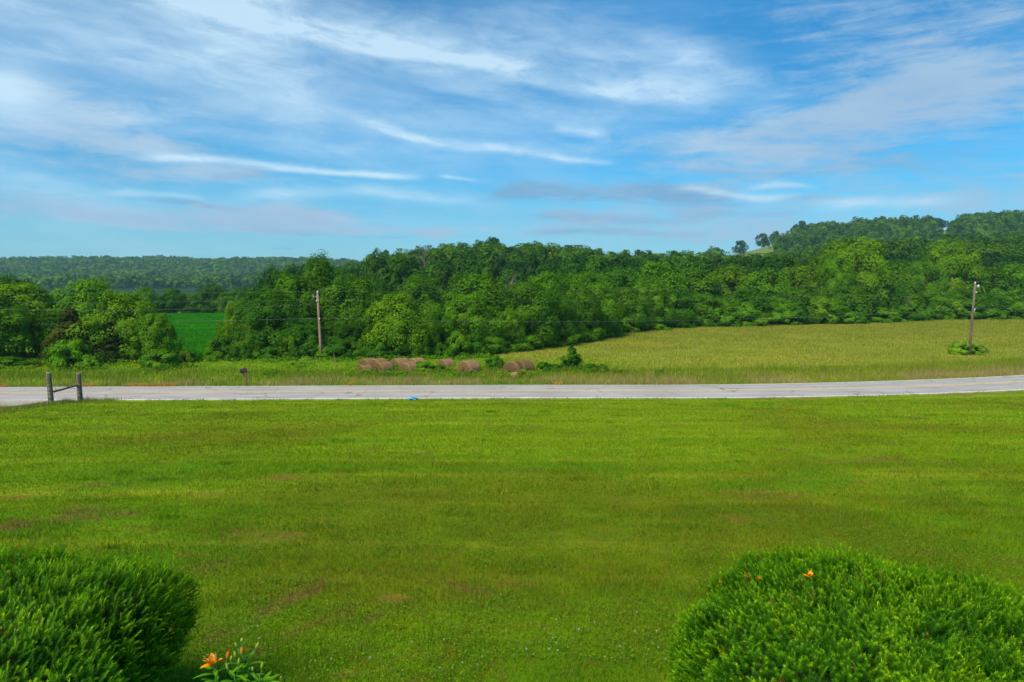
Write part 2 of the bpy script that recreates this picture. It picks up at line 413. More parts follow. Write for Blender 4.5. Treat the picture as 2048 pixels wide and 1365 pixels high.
M_BLUE = plain('blue_plastic', (.06, .33, .62), .4, .5, col2=(.1, .42, .7), vscale=8)

# ------------------------------------------------------------------ ground sheets
def sheet(name, xs, fy, nrow, matfun, attrs=None, mats=()):
    """grid whose rows run between two curves: fy(x, t) -> y"""
    X = np.repeat(xs[None, :], nrow, 0); T = np.linspace(0, 1, nrow)[:, None] * np.ones_like(X)
    Y = fy(X, T); Z = ground_z(X, Y)
    V = np.stack([X, Y, Z], -1).reshape(-1, 3)
    nx = len(xs); i = np.arange(nrow - 1)[:, None] * nx + np.arange(nx - 1)[None, :]
    Q = np.stack([i, i + 1, i + nx + 1, i + nx], -1).reshape(-1, 4)
    me = mesh_np(name, V, Q, 4, True, attrs(V) if attrs else None, mats)
    return tag(link(name, me), kind='structure')
EPS = 1e-3
GRAVEL = [(-60, 798), (0, 798), (190, 798), (235, 799), (175, 803), (110, 806), (40, 812), (0, 817), (-60, 824)]
GP = np.array([on_ground(x, y)[:2] for x, y in GRAVEL])
def in_poly(x, y, P):
    x = np.asarray(x); y = np.asarray(y); c = np.zeros(x.shape, bool)
    for i in range(len(P)):
        (x0, y0), (x1, y1) = P[i], P[i - 1]
        with np.errstate(divide='ignore', invalid='ignore'):
            c ^= ((y0 > y) != (y1 > y)) & (x < (x1 - x0) * (y - y0) / (y1 - y0 + 1e-12) + x0)
    return c
# bare soil spots seen in the lawn: photo pixel, radius m
SOIL = [(575, 955, .75, .9), (665, 958, .5, .6), (530, 1075, .55, .8), (590, 1072, .4, .8), (780, 1198, .22, 1), (1500, 990, .8, .6), (1560, 992, .6, .6), (1040, 1165, .3, .4),
        (575, 1330, .16, 1), (760, 1355, .2, .9), (820, 1362, .25, 1), (690, 1350, .12, .7), (1340, 1030, .4, .6), (1500, 1040, .5, .55), (200, 970, .6, .7), (140, 972, .5, .6), (30, 995, .5, .7),
        (260, 1065, .3, .5), (420, 990, .5, .5), (1940, 820, 1.0, .9), (1720, 965, .5, .5), (960, 1250, .2, .3), (850, 948, .5, .4), (1240, 1000, .5, .35), (390, 1110, .25, .55)]
SOILP = [(*on_ground(a, b)[:2], r, s) for a, b, r, s in SOIL]
def soil_at(x, y):
    s = np.zeros(np.shape(x))
    wob = (vnoise(x, y, 3.0) - .5) * 1.0 + (vnoise(x, y, 9.0) - .5) * .7
    for a, b, r, k_ in SOILP:
        d = np.sqrt(((x - a) / (r * 1.3)) ** 2 + ((y - b) / r) ** 2) + wob * .7
        s = np.maximum(s, k_ * smooth01((.95 - d) / .8))
    e = yn(x) - y
    s = np.maximum(s, .9 * smooth01((vnoise(x, y, .28) - .42) / .2) * smooth01((e - .25) / .4) * smooth01((2.3 - e) / .7))
    return s * (.35 + .85 * smooth01((vnoise(x, y, 4.0) * .5 + vnoise(x + 7, y, 14.0) * .5 - .40) / .25))
lx = np.concatenate([np.linspace(-160, -52, 30), np.linspace(-50, 50, 520), np.linspace(52, 160, 30)])
def lawn_y(X, T): return -12 + (yn(X) - (-12)) * (T ** .8)
sheet('lawn', lx, lawn_y, 520, None, lambda V: {'soil': soil_at(V[:, 0], V[:, 1])}, [M_LAWN])

# road
def road_mat():
    m_, n = new_mat('worn_asphalt'); P = pos(n)
    x, y, z = n.sep(P)
    col = n.mix(n.ramp(n.noise(n.xyz(n.m('MULTIPLY', x, .25), n.m('MULTIPLY', y, 1.4), 0.), .9, 4, .6), .3, .7), (.31, .285, .26), (.43, .395, .36))
    col = n.mix(n.m('MULTIPLY', n.noise(P, 40, 2, .6), .35), col, (.24, .22, .20))
    la = attr(n, 'lateral')
    for c_ in (.17, .36, .64, .83):
        g_ = n.m('MULTIPLY', n.m('SUBTRACT', la, c_), 16.0); g_ = n.m('EXPONENT', n.m('MULTIPLY', n.m('MULTIPLY', g_, g_), -1.0))
        col = n.mix(n.m('MULTIPLY', g_, .16), col, (.20, .18, .165))
    pt = n.ramp(n.noise(n.xyz(n.m('MULTIPLY', x, .12), n.m('MULTIPLY', y, .5), 4.), 1.0, 2, .4), .60, .63)
    col = n.mix(n.m('MULTIPLY', pt, .22), col, (.20, .185, .17))
    v = n.node('ShaderNodeTexVoronoi', feature='DISTANCE_TO_EDGE'); v.inputs['Scale'].default_value = 1.0
    wx = n.m('ADD', n.m('MULTIPLY', x, .22), n.m('MULTIPLY', n.noise(P, .8, 4, .7), .55))
    wy = n.m('ADD', n.m('MULTIPLY', y, .20), n.m('MULTIPLY', n.noise(n.vm('ADD', P, (5., 9., 3.)), .8, 4, .7), .55))
    wv = n.xyz(wx, wy, 0.)
    n.put(v.inputs['Vector'], wv)
    crack = n.m('SUBTRACT', 1.0, n.ramp(v.outputs['Distance'], .003, .016))
    crack = n.m('MULTIPLY', crack, n.ramp(n.noise(P, .35, 2, .5), .42, .55))
    col = n.mix(n.m('MULTIPLY', crack, .7), col, (.12, .105, .095))
    finish(n, principled(n, col, .9, .15)); return m_
rx = np.concatenate([np.linspace(-160, -62, 50), np.linspace(-60, 60, 400), np.linspace(62, 160, 50)])
road = sheet('road', rx, lambda X, T: yn(X) + (yf(X) - yn(X)) * T, 15, None, lambda V: {'lateral': (V[:, 1] - yn(V[:, 0])) / (yf(V[:, 0]) - yn(V[:, 0]))}, [road_mat()])
def paint_mat(name, col, worn):
    m_, n = new_mat(name); P = pos(n)
    c = n.mix(n.m('MULTIPLY', n.ramp(n.noise(P, 6, 5, .7), .48, .62), worn), col, (.30, .29, .28))
    finish(n, principled(n, c, .7, .2)); return m_
M_WHITE, M_YEL = paint_mat('white_road_paint', (.80, .77, .70), .7), paint_mat('yellow_road_paint', (.80, .50, .10), .6)
def line(name, f0, f1, mat):
    X = np.repeat(rx[None, :], 2, 0); Y = np.stack([f0(rx), f1(rx)]); Z = ground_z(X, Y) + .006
    V = np.stack([X, Y, Z], -1).reshape(-1, 3); nx = len(rx); i = np.arange(nx - 1)
    return link(name, mesh_np(name, V, np.stack([i, i + 1, i + nx + 1, i + nx], -1), 4, False, None, [mat]), road)
mid = lambda x: (yn(x) + yf(x)) / 2
line('edge_line', lambda x: yn(x) + .12, lambda x: yn(x) + .27, M_WHITE)
line('edge_line', lambda x: yf(x) - .27, lambda x: yf(x) - .12, M_WHITE)
line('centre_line', lambda x: mid(x) - .20, lambda x: mid(x) - .08, M_YEL)
line('centre_line', lambda x: mid(x) + .08, lambda x: mid(x) + .20, M_YEL)

# gravel apron
def gravel():
    m_, n = new_mat('pale_gravel'); P = pos(n)
    v = n.node('ShaderNodeTexVoronoi'); v.inputs['Scale'].default_value = 14; n.put(v.inputs['Vector'], P)
    col = n.mix(n.ramp(n.noise(P, 1.3, 4, .6), .35, .65), (.46, .41, .31), (.33, .29, .20))
    col = n.mix(.45, col, n.mix(1.0, v.outputs['Color'], (.45, .43, .38), 'MULTIPLY'))
    finish(n, principled(n, col, .95, .1, bump=v.outputs['Distance'], bstr=.5)); return m_
gx = np.linspace(GP[:, 0].min(), GP[:, 0].max(), 90); gy = np.linspace(GP[:, 1].min(), GP[:, 1].max(), 40)
X, Y = np.meshgrid(gx, gy); Z = ground_z(X, Y) + .05
V = np.stack([X, Y, Z], -1).reshape(-1, 3); i = np.arange(39)[:, None] * 90 + np.arange(89)[None, :]
Q = np.stack([i, i + 1, i + 91, i + 90], -1).reshape(-1, 4)
cc = V[Q].mean(1); wob = (vnoise(cc[:, 0], cc[:, 1], 1.5) - .5) * .6
keep = in_poly(cc[:, 0] + wob, cc[:, 1] + wob, GP) & (cc[:, 1] < yn(cc[:, 0]) - .05)
tag(link('gravel_driveway', mesh_np('gravel_driveway', V, Q[keep], 4, True, None, [gravel()])), kind='structure')

# far land: hay field edge and crop field from photo pixels
EDGE = [(985, 715), (1010, 706), (1060, 700), (1110, 693), (1150, 688), (1200, 678), (1250, 667), (1350, 656), (1500, 652), (1620, 649), (1700, 647), (1850, 641), (2048, 639), (2300, 637), (2500, 636)]
EP = np.array([on_ground(x, y)[:2] for x, y in EDGE])
HAY = np.concatenate([[(on_ground(1020, 722)[0] - 3, 58)], EP, [(220, 57), (40, 56)]])
CROP = np.array([on_ground(300, 735)[:2], on_ground(250, 634)[:2], on_ground(560, 634)[:2], on_ground(520, 735)[:2]])
CROP = np.array([(-46, 72), (-110, 150), (-40, 150), (-20, 72)]) if False else CROP
def land_attrs(V):
    x, y = V[:, 0], V[:, 1]
    wob = (vnoise(x, y, .25) - .5) * 2.0
    hay = in_poly(x + wob, y + wob, HAY).astype(float)
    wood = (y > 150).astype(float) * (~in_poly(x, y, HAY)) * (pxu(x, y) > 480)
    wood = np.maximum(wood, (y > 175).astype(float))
    uu = pxu(x, y)
    ridge = ((uu > 1435) & (uu < 1590) & (y > 560) & (y < 760)) | ((uu > 1866) & (uu < 1912) & (y > 640) & (y < 760))
    return {'hay': hay, 'wood': wood * ~ridge, 'ridge': ridge.astype(float)}
def land_mat():
    m_, n = new_mat('rough_land'); P = pos(n); x, y, z = n.sep(P)
    st = n.noise(n.xyz(n.m('MULTIPLY', x, .25), y, 0.), .35, 4, .65)
    weeds = n.mix(n.ramp(n.noise(P, .35, 4, .65), .35, .65), (.10, .20, .004), (.20, .28, .010))
    hay = n.mix(n.ramp(st, .36, .66), (.245, .255, .026), (.17, .22, .010))
    hay = n.mix(n.ramp(n.noise(P, .05, 2, .5), .4, .65), hay, n.mix(1.0, hay, (1.2, 1.05, 1.0), 'MULTIPLY'))
    col = n.mix(attr(n, 'hay'), weeds, hay)
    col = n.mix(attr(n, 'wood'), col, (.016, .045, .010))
    col = n.mix(attr(n, 'ridge'), col, (.13, .18, .035))
    finish(n, principled(n, col, .95, .05, bump=n.noise(P, 3, 3, .6), bstr=.5, bdist=.2)); return m_
M_LAND = land_mat()
fx = np.concatenate([np.linspace(-700, -172, 60), np.linspace(-170, 170, 341), np.linspace(172, 700, 60)])
YB = 180.0
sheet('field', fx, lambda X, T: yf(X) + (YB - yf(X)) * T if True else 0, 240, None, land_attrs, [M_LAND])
# beyond: hills as a polar sheet to the horizon
us = np.linspace(-2.0, 2.0, 420); ds = np.concatenate([np.linspace(YB, 1700, 260), np.geomspace(1710, 2600, 30)])
U, D = np.meshgrid(us, ds); Xh = U * D; Zh = ground_z(Xh, D)
Vh = np.stack([Xh, D, Zh], -1).reshape(-1, 3); i = np.arange(len(ds) - 1)[:, None] * 420 + np.arange(419)[None, :]
Q = np.stack([i, i + 1, i + 421, i + 420], -1).reshape(-1, 4)
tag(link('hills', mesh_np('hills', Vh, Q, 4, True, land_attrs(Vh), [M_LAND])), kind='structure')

# ------------------------------------------------------------------ leaf cards
def leaf_quads(P, Nn, size, aspect=1.7, r=rng, droop=.0):
    """diamond leaves at P facing Nn"""
    n = len(P); t = unit(np.cross(Nn, unit(r.normal(size=(n, 3))))); b = np.cross(Nn, t)
    s = np.broadcast_to(np.asarray(size), (n,))[:, None]
    w_ = s / aspect
    V = np.stack([P - t * s * .5, P + b * w_ * .5 + Nn * s * .08, P + t * s * .5 - Nn * s * droop, P - b * w_ * .5 + Nn * s * .08], 1).reshape(-1, 3)
    return V, np.arange(4 * n).reshape(-1, 4)
def crown_cloud(r, nclump, nleaf, leaf, low=.08, shape='round', crad=(.20, .40), lobes=0.25, ragged=.12):
    """points and normals of a crown: footprint radius 1, height 1 (z 0..1)"""
    th = r.uniform(0, 2 * np.pi, nclump)
    cz = np.clip(low + (1 - low) * r.beta(1.5, 1.35, nclump), 0.05, .95)
    if shape == 'round': prof = np.sqrt(np.clip(1 - ((cz - .40) / .60) ** 2, .02, 1))
    elif shape == 'tall': prof = .9 * np.sqrt(np.clip(1 - ((cz - .42) / .62) ** 2, .02, 1)) * (1 - .35 * cz)
    elif shape == 'wide': prof = np.sqrt(np.clip(1 - ((cz - .62) / .40) ** 2, .02, 1))
    elif shape == 'cone': prof = np.clip(1.02 - cz, .03, 1) ** .8 * .95
    else: prof = np.sqrt(np.clip(1 - cz ** 2, .03, 1))       # dome
    lob = 1 + lobes * np.sin(th * 3 + r.uniform(0, 6)) * r.uniform(.4, 1, nclump) + r.normal(0, ragged, nclump)
    rr = prof * lob * np.sqrt(r.uniform(.25, 1, nclump)) * .84
    Cc = np.stack([rr * np.cos(th), rr * np.sin(th), cz], -1)
    cr = r.uniform(crad[0], crad[1], nclump)
    if shape == 'cone': cr *= (1.15 - cz)
    ci = r.integers(0, nclump, nleaf)
    d = unit(r.normal(size=(nleaf, 3)) + np.array([0, 0, .45]))
    ax = np.array([0, 0, .5]); out = unit((Cc[ci] - ax) * np.array([1, 1, 1.4]))
    d = unit(d + out * .55)
    q = r.uniform(.55, 1.05, nleaf)[:, None] ** .6
    hz = np.array([1, 1, .62]) if shape != 'cone' else np.array([1, 1, .35])
    P = Cc[ci] + d * q * cr[ci][:, None] * hz
    P[:, 2] = np.clip(P[:, 2], .01, 1.16)
    Nn = unit(d * 1.0 + out * .45 + r.normal(size=(nleaf, 3)) * .36 + np.array([0, 0, .35]))
    ctint = r.uniform(0, 1, nclump)
    return P, Nn, ctint[ci] * .6 + r.uniform(0, .25, nleaf) + .07, Cc, cr
def crown_mesh(name, seed, mat, nclump, nleaf, leaf, H=1.2, **kw):
    """H = height/radius proportion the mesh will usually be used at, so leaves stay undistorted"""
    r = np.random.default_rng(seed)
    P, Nn, t, Cc, cr = crown_cloud(r, nclump, nleaf, leaf, **kw)
    S = np.array([1, 1, H]); P = P * S
    V, Q = leaf_quads(P, Nn, leaf * r.uniform(.6, 1.3, nleaf), 1.6, r)
    return mesh_np(name, V, Q, 4, False, np.repeat(t, 4), [mat]), Cc * S
def trunk_mesh(name, seed, Cc, H, rad=.05, nl=10, mat=None, top=.8):
    r = np.random.default_rng(seed + 500); mb = MB()
    pts = [(0, 0, -.12)]; ang = r.uniform(0, 6)
    nseg = 6
    for q in range(1, nseg + 1):
        z = q / nseg * top * H
        pts.append((.05 * math.sin(ang + q), .05 * math.cos(ang * 1.3 + q), z))
    mb.tube(pts, [rad * 1.25] + [rad * (1 - .8 * q / nseg) for q in range(1, nseg + 1)], 7)
    for c in Cc[r.choice(len(Cc), min(nl, len(Cc)), False)]:
        z0 = max(.1 * H, c[2] * r.uniform(.35, .6)); zi = z0 / (top * H) * nseg; a = int(min(zi, nseg - 1))
        p0 = np.array(pts[a]) * (1 - (zi - a)) + np.array(pts[a + 1]) * (zi - a) if a + 1 < len(pts) else np.array(pts[-1])
        p0[2] = z0; mid_ = (p0 + c) / 2 + np.array([0, 0, .06])
        mb.tube([p0, mid_, c], [rad * .5, rad * .28, rad * .08], 5)
    return mb.mesh(name, mat or M_BARK, True)
KINDS = {}
def kind_of(key, seed, mat, nclump, nleaf, leaf, H, trunk_r=.05, nl=10, top=.8, **kw):
    cm, Cc = crown_mesh('crown', seed, mat, nclump, nleaf, leaf, H, **kw)
    tm = trunk_mesh('trunk', seed, Cc, H, trunk_r, nl, None, top)
    KINDS.setdefault(key, []).append((cm, tm, H))
for s in range(5): kind_of('near', 10 + s, M_LEAF, 110, 24000, .058, 1.6, low=.02, crad=(.17, .33), ragged=.18)
for s in range(3): kind_of('tall', 20 + s, M_LEAF, 100, 20000, .060, 2.4, low=.03, shape='tall', crad=(.20, .38), ragged=.16)
for s in range(3): kind_of('wide', 30 + s, M_LEAF, 110, 24000, .050, 1.3, low=.10, shape='round', crad=(.16, .30), ragged=.16)
for s in range(5): kind_of('row', 40 + s, M_LEAF, 75, 12000, .080, 1.7, low=.02, crad=(.20, .38), ragged=.16)
for s in range(6): kind_of('wood', 50 + s, M_FOREST, 40, 4200, .125, 1.5, low=.15, crad=(.2, .40), nl=4, ragged=.14)
for s in range(2): kind_of('oak', 60 + s, M_FOREST, 22, 1600, .16, 1.15, low=.34, shape='wide', crad=(.18, .34), nl=8, trunk_r=.06)
for s in range(2): kind_of('cedar', 70 + s, M_CEDAR, 170, 20000, .06, 1.9, low=.0, shape='cone', crad=(.16, .34), ragged=.2, top=.95)
kind_of('juniper', 77, M_LEAF, 90, 7000, .12, 2.6, low=.0, shape='cone', crad=(.22, .48), ragged=.34, lobes=.5, top=.9)
for s in range(3): kind_of('bush', 80 + s, M_LEAF, 44, 7000, .10, .95, low=.0, shape='dome', crad=(.20, .38), trunk_r=.02, top=.5)
for s in range(2): kind_of('shrub', 90 + s, M_LEAF, 40, 4200, .12, 1.0, low=.0, shape='dome', crad=(.2, .34), trunk_r=.02, top=.5, ragged=.3)

cnt = {}
def put_tree(key, name, cat, label, x, y, height, radius, tint=(1, 1, 1), group=None, rz=None, variant=None, bare_trunk=True, zoff=0.0):
    ks = KINDS[key]; n = cnt.get(key, 0); cnt[key] = n + 1
    cm, tm, H = ks[(variant if variant is not None else n) % len(ks)]
    root = empty(name, (x, y, gz(x, y) - .05 + zoff), rng.uniform(0, 6.28) if rz is None else rz, (radius, radius, height / H))
    tag(root, label, cat, group)
    c = link('crown' if key not in ('bush', 'shrub') else 'foliage', cm, root); c.color = (*tint, 1)
    if bare_trunk: link('trunk' if key not in ('bush', 'shrub') else 'stem', tm, root)
    return root
def tree_px(key, px, base, top, width, tint, label, depth=None, cat='tree', name='broadleaf_tree', group=None, variant=None):
    """a tree standing where its foot is seen at (px, base); top and width as in the photo"""
    if depth is None: x, y, z = on_ground(px, base)
    else: y = depth; x = at_depth(px, base, y)[0]; z = gz(x, y)
    h = at_depth(px, top, y)[2] - z
    return put_tree(key, name, cat, label, x, y, h, width / 2 / F * y, tint, group, variant=variant)
G0 = (1, 1, 1); YG = (1.75, 1.38, .8); LG = (1.35, 1.28, 1.0); DG = (.50, .64, .8); BG = (.68, .84, .95); OL = (1.35, 1.05, 1.0)
LEFT = 'trees in the clump left of the crop field'
MIDG = 'trees in the clump behind the red pole'
CROPG = 'trees at the far side of the crop field'
T = tree_px
# --- left clump
T('near', -30, 742, 590, 190, G0, 'dense green tree cut by the photo edge in the left clump', 66, group=LEFT)
T('near', 50, 742, 580, 170, YG, 'yellow green tree rising behind the dark cedar at far left', 72, group=LEFT, variant=1)
T('cedar', 148, 745, 612, 130, G0, 'dark brownish cedar with dense drooping foliage in the left clump', 65, name='cedar_tree', group=LEFT)
T('cedar', 222, 745, 640, 110, DG, 'darker shorter cedar right of the brownish cedar', 66, name='cedar_tree', group=LEFT)
T('near', 180, 742, 570, 170, LG, 'tallest light green tree at the back of the left clump', 76, group=LEFT, variant=2)
T('near', 250, 742, 597, 150, YG, 'bright yellow green tree in the right half of the left clump', 68, group=LEFT, variant=3)
T('near', 312, 742, 632, 95, LG, 'small rounded tree ending the left clump beside the crop field', 67, group=LEFT, variant=4)
T('row', 30, 742, 566, 120, DG, 'darker tree showing over the far left tree tops', 95, group=LEFT)
T('shrub', 138, 748, 684, 84, (1.5, 1.45, 1.0), 'bright green young leafy shrub in front of the cedars', 61.5, 'shrub', 'leafy_shrub')
T('shrub', 180, 748, 712, 50, (1.3, 1.35, 1.0), 'low bright shrub at the right foot of the young leafy shrub', 61.5, 'shrub', 'leafy_shrub')
T('bush', 325, 748, 701, 84, LG, 'rounded light green bush before the crop field', 62, 'bush', 'rounded_bush')
T('bush', 375, 748, 703, 44, OL, 'small olive tinted bush beside the rounded light green bush', 63, 'bush', 'rounded_bush')
T('bush', 10, 750, 715, 80, G0, 'low bush under the far left trees', 63, 'bush', 'rounded_bush')
T('bush', 60, 750, 722, 60, BG, 'low dark bush left of the young leafy shrub', 63, 'bush', 'rounded_bush')
# --- centre-left clump
T('near', 474, 740, 612, 60, YG, 'slim light green tree leaning over the crop field corner', 74, group=MIDG, variant=1)
T('near', 540, 740, 588, 150, BG, 'broad dark green tree on the right edge of the crop field', 72, group=MIDG, variant=0)
T('near', 505, 742, 650, 90, G0, 'low spreading tree at the foot of the crop field corner', 70, group=MIDG, variant=4)
T('tall', 642, 735, 526, 110, G0, 'tall pointed green tree directly behind the red pole', 82, group=MIDG, variant=0)
T('near', 590, 738, 562, 150, G0, 'broad green tree left of the tall pointed tree', 78, group=MIDG, variant=2)
T('row', 555, 735, 548, 70, DG, 'dark tree top showing behind the clump left of the red pole', 100, group=MIDG)
T('near', 700, 735, 566, 150, G0, 'broad green tree right of the red pole', 80, group=MIDG, variant=3)
T('near', 610, 742, 640, 120, BG, 'low dark tree just left of the foot of the red pole', 72, group=MIDG, variant=4)
T('near', 706, 742, 650, 110, DG, 'dark green low tree between the red pole and the bright round tree', 73, group=MIDG, variant=0)
T('near', 796, 738, 598, 128, YG, 'bright yellow green round tree above the cluster of hay bales', 70, group=MIDG, variant=1)
T('near', 862, 735, 616, 80, LG, 'medium green tree right of the bright round tree', 72, group=MIDG, variant=2)
T('near', 936, 728, 598, 130, LG, 'broad layered light green tree above the single hay bales', 77, group=MIDG, variant=3)
T('near', 1020, 715, 626, 70, YG, 'small pale tree stepping down to the hay field corner', 78, group=MIDG, variant=4)
T('near', 880, 738, 670, 80, G0, 'low tree filling the gap under the layered tree', 73, group=MIDG, variant=0)
T('near', 985, 724, 662, 80, BG, 'low dark tree at the corner where the hay field begins', 76, group=MIDG, variant=1)
T('near', 750, 738, 570, 110, BG, 'dark green tree behind the bright round tree', 92, group=MIDG, variant=2)
T('near', 840, 735, 562, 120, G0, 'green tree behind and above the medium green tree', 98, group=MIDG, variant=3)
# --- far side of the crop field
cf = [(255, 590, 60, DG, 'dark tree at the left end of the row beyond the crop field'), (292, 581, 50, LG, 'pale rounded tree beyond the crop field with a straw gap below'),
      (345, 583, 52, BG, 'domed dark tree beyond the middle of the crop field'), (385, 592, 44, G0, 'lower tree in the dip of the row beyond the crop field'),
      (425, 574, 56, DG, 'tallest dark tree of the row beyond the crop field'), (482, 579, 50, BG, 'dark rounded tree next to the tallest one beyond the crop field'),
      (455, 590, 50, G0, 'short tree between two taller ones beyond the crop field'), (320, 597, 46, DG, 'short dark tree between the pale and the domed tree'),
      (520, 585, 60, DG, 'last dark tree of the far row before the near clump'), (220, 588, 60, DG, 'dark tree half hidden by the left clump beyond the crop field'),
      (170, 585, 70, DG, 'dark tree top behind the left clump in the far row'), (400, 612, 70, BG, 'low bushy tree along the far crop field edge'), (300, 612, 70, BG, 'low bushy tree below the pale rounded tree')]
for px, top, wd, ti, lb in cf: T('row', px, 630, top, wd, ti, lb, 158 + rng.uniform(0, 8), group=CROPG)
# --- the row along the hay field edge: front trees, then the big ones behind
FRONT = 'front trees along the hay field edge'
BACK = 'taller trees behind the hay field edge'
fr = [(1060, 575, 120, G0, 'first broad tree of the hay field edge right of the corner'), (1105, 590, 90, BG, 'darker front tree where the hay field edge climbs'),
      (1150, 572, 100, G0, 'full round tree above the small dark cedar bush'), (1200, 577, 90, LG, 'lighter front tree right above the climbing field edge'),
      (1250, 580, 95, G0, 'front tree at the bend of the hay field edge'), (1295, 560, 90, LG, 'light green upright tree just past the bend of the edge'),
      (1345, 588, 84, BG, 'dark front tree on the level part of the hay field edge'), (1395, 592, 84, G0, 'green front tree with spreading lower boughs by the hay field'),
      (1440, 600, 80, LG, 'pale lower front tree halfway along the hay field edge'), (1490, 588, 84, BG, 'dark round front tree halfway along the hay field'),
      (1540, 600, 90, LG, 'layered pale front tree left of the tallest crown'), (1590, 585, 84, G0, 'front tree at the left foot of the tallest crown'),
      (1640, 600, 90, LG, 'layered light tree in front of the tallest crown'), (1700, 578, 96, G0, 'broad front tree below the tallest crown'),
      (1755, 570, 84, BG, 'dark front tree between the two largest crowns'), (1812, 575, 84, G0, 'front tree near the tan dead branch by the hay field'),
      (1865, 590, 84, LG, 'light front tree left of the grey pole'), (1915, 585, 80, G0, 'green front tree directly behind the grey pole'),
      (1965, 590, 84, BG, 'dark front tree right of the grey pole'), (2015, 598, 80, LG, 'pale front tree near the right edge of the photo'),
      (2065, 585, 90, G0, 'front tree cut by the right edge of the photo')]
def edge_depth(px): return float(np.interp(px, [pxu(a, b) for a, b in EP], EP[:, 1]))
for j, (px, top, wd, ti, lb) in enumerate(fr):
    d = edge_depth(px) + wd / 2 / F * edge_depth(px) * .9 + (j % 3) * 1.0
    T('near' if px < 1300 else 'row', px, 650, top, wd * 1.12, ti, lb, d, group=FRONT)
bk = [(1090, 560, 110, LG, 'second row tree left of the dead grey branches'), (1165, 552, 110, G0, 'second row tree above the round edge tree'),
      (1235, 545, 110, BG, 'dark second row tree above the bend'), (1310, 540, 110, LG, 'light second row tree above the upright tree'),
      (1385, 548, 110, G0, 'green second row tree above the level edge'), (1455, 545, 110, OL, 'olive second row tree above the level edge'),
      (1530, 550, 100, LG, 'pale olive second row tree left of the tallest crown'), (1600, 540, 100, OL, 'olive crowned tree leaning against the tallest crown'),
      (1790, 535, 100, BG, 'dark tree filling the dip between the two largest crowns'), (1960, 545, 110, G0, 'second row tree above the grey pole top'),
      (2030, 540, 110, LG, 'second row tree by the right edge of the photo'), (1010, 590, 110, BG, 'dark second row tree behind the pale corner tree'),
      (950, 560, 130, G0, 'wide second row tree behind the layered tree')]
for j, (px, top, wd, ti, lb) in enumerate(bk):
    T('row', px, 650, top, wd * 1.1, ti, lb, edge_depth(px) + 16 + (j % 3) * 3, group=BACK)
T('wide', 1702, 650, 486, 168, YG, 'tallest broad crown with visible limbs behind the hay field', edge_depth(1700) + 14, group=BACK, variant=0)
T('wide', 1668, 650, 520, 90, LG, 'lower left shoulder tree of the tallest broad crown', edge_depth(1668) + 9, group=BACK, variant=1)
T('wide', 1885, 650, 499, 130, YG, 'second largest yellow green crown left of the grey pole', edge_depth(1880) + 14, group=BACK, variant=2)
T('wide', 1838, 650, 530, 90, LG, 'tree on the left shoulder of the second largest crown', edge_depth(1838) + 12, group=BACK, variant=0)
T('tall', 1740, 650, 540, 80, G0, 'tree on the right shoulder of the tallest broad crown', edge_depth(1740) + 9, group=BACK, variant=1)
# bushes at the foot of the row
und = []
for j, px in enumerate(np.arange(1015, 2080, 26)):
    px = float(px) + rng.uniform(-6, 6); d = edge_depth(px) + rng.uniform(.6, 2.2); x = (px - 1024) / F * d
    put_tree('bush', 'edge_bush', 'bush', 'low green bush at the foot of the trees lining the hay field', x, d, rng.uniform(1.8, 4.2) * d / 120, rng.uniform(2.0, 3.4) * d / 120 + .4,
             [G0, LG, BG, LG, YG][j % 5], 'bushes lining the hay field edge')
for j, px in enumerate(np.arange(440, 1010, 34)):
    px = float(px) + rng.uniform(-6, 6); d = 67 + rng.uniform(0, 2.5) + (px > 850) * (px - 850) * .04; x = (px - 1024) / F * d
    put_tree('bush', 'edge_bush', 'bush', 'low green bush at the foot of the trees behind the red pole', x, d, rng.uniform(1.3, 2.6), rng.uniform(1.3, 2.0),
             [G0, BG, LG, BG][j % 4], 'bushes under the trees behind the red pole')
# dead trees
def dead_tree(px, base, top, depth, label, seed):
    r = np.random.default_rng(seed); x = at_depth(px, base, depth)[0]; z = gz(x, depth); h = at_depth(px, top, depth)[2] - z
    root = tag(empty('dead_tree', (x, depth, z)), label, 'tree'); mb = MB(); mb.tube([(0, 0, -.2), (.1, 0, h * .5), (0, .1, h)], [.22, .14, .03], 7)
    mb.build('trunk', M_DEAD, root, True); mb = MB()
    for q in range(26):
        z0 = h * r.uniform(.45, .97); a = r.uniform(0, 6.28); L = h * r.uniform(.08, .2)
        p1 = np.array([math.cos(a) * L, math.sin(a) * L, z0 + L * r.uniform(.5, 1.4)])
        mb.tube([(0, 0, z0), p1 * [.5, .5, 1] - [0, 0, .1], p1], [.06, .04, .015], 4)
        for _ in range(3):
            p2 = p1 + r.normal(size=3) * L * .3 + [0, 0, L * .3]; mb.tube([p1 * .8 + np.array([0, 0, z0]) * .2, p2], [.03, .01], 4)
    mb.build('branch', M_DEAD, root)
dead_tree(1020, 640, 568, 96, 'bare grey dead tree poking from the green crowns above the field corner', 3)
dead_tree(850, 640, 505, 200, 'thin pale bare tree on the middle hill slope', 5)
dead_tree(1808, 648, 596, 133, 'tan dead snag at the hay field edge left of the grey pole', 8)

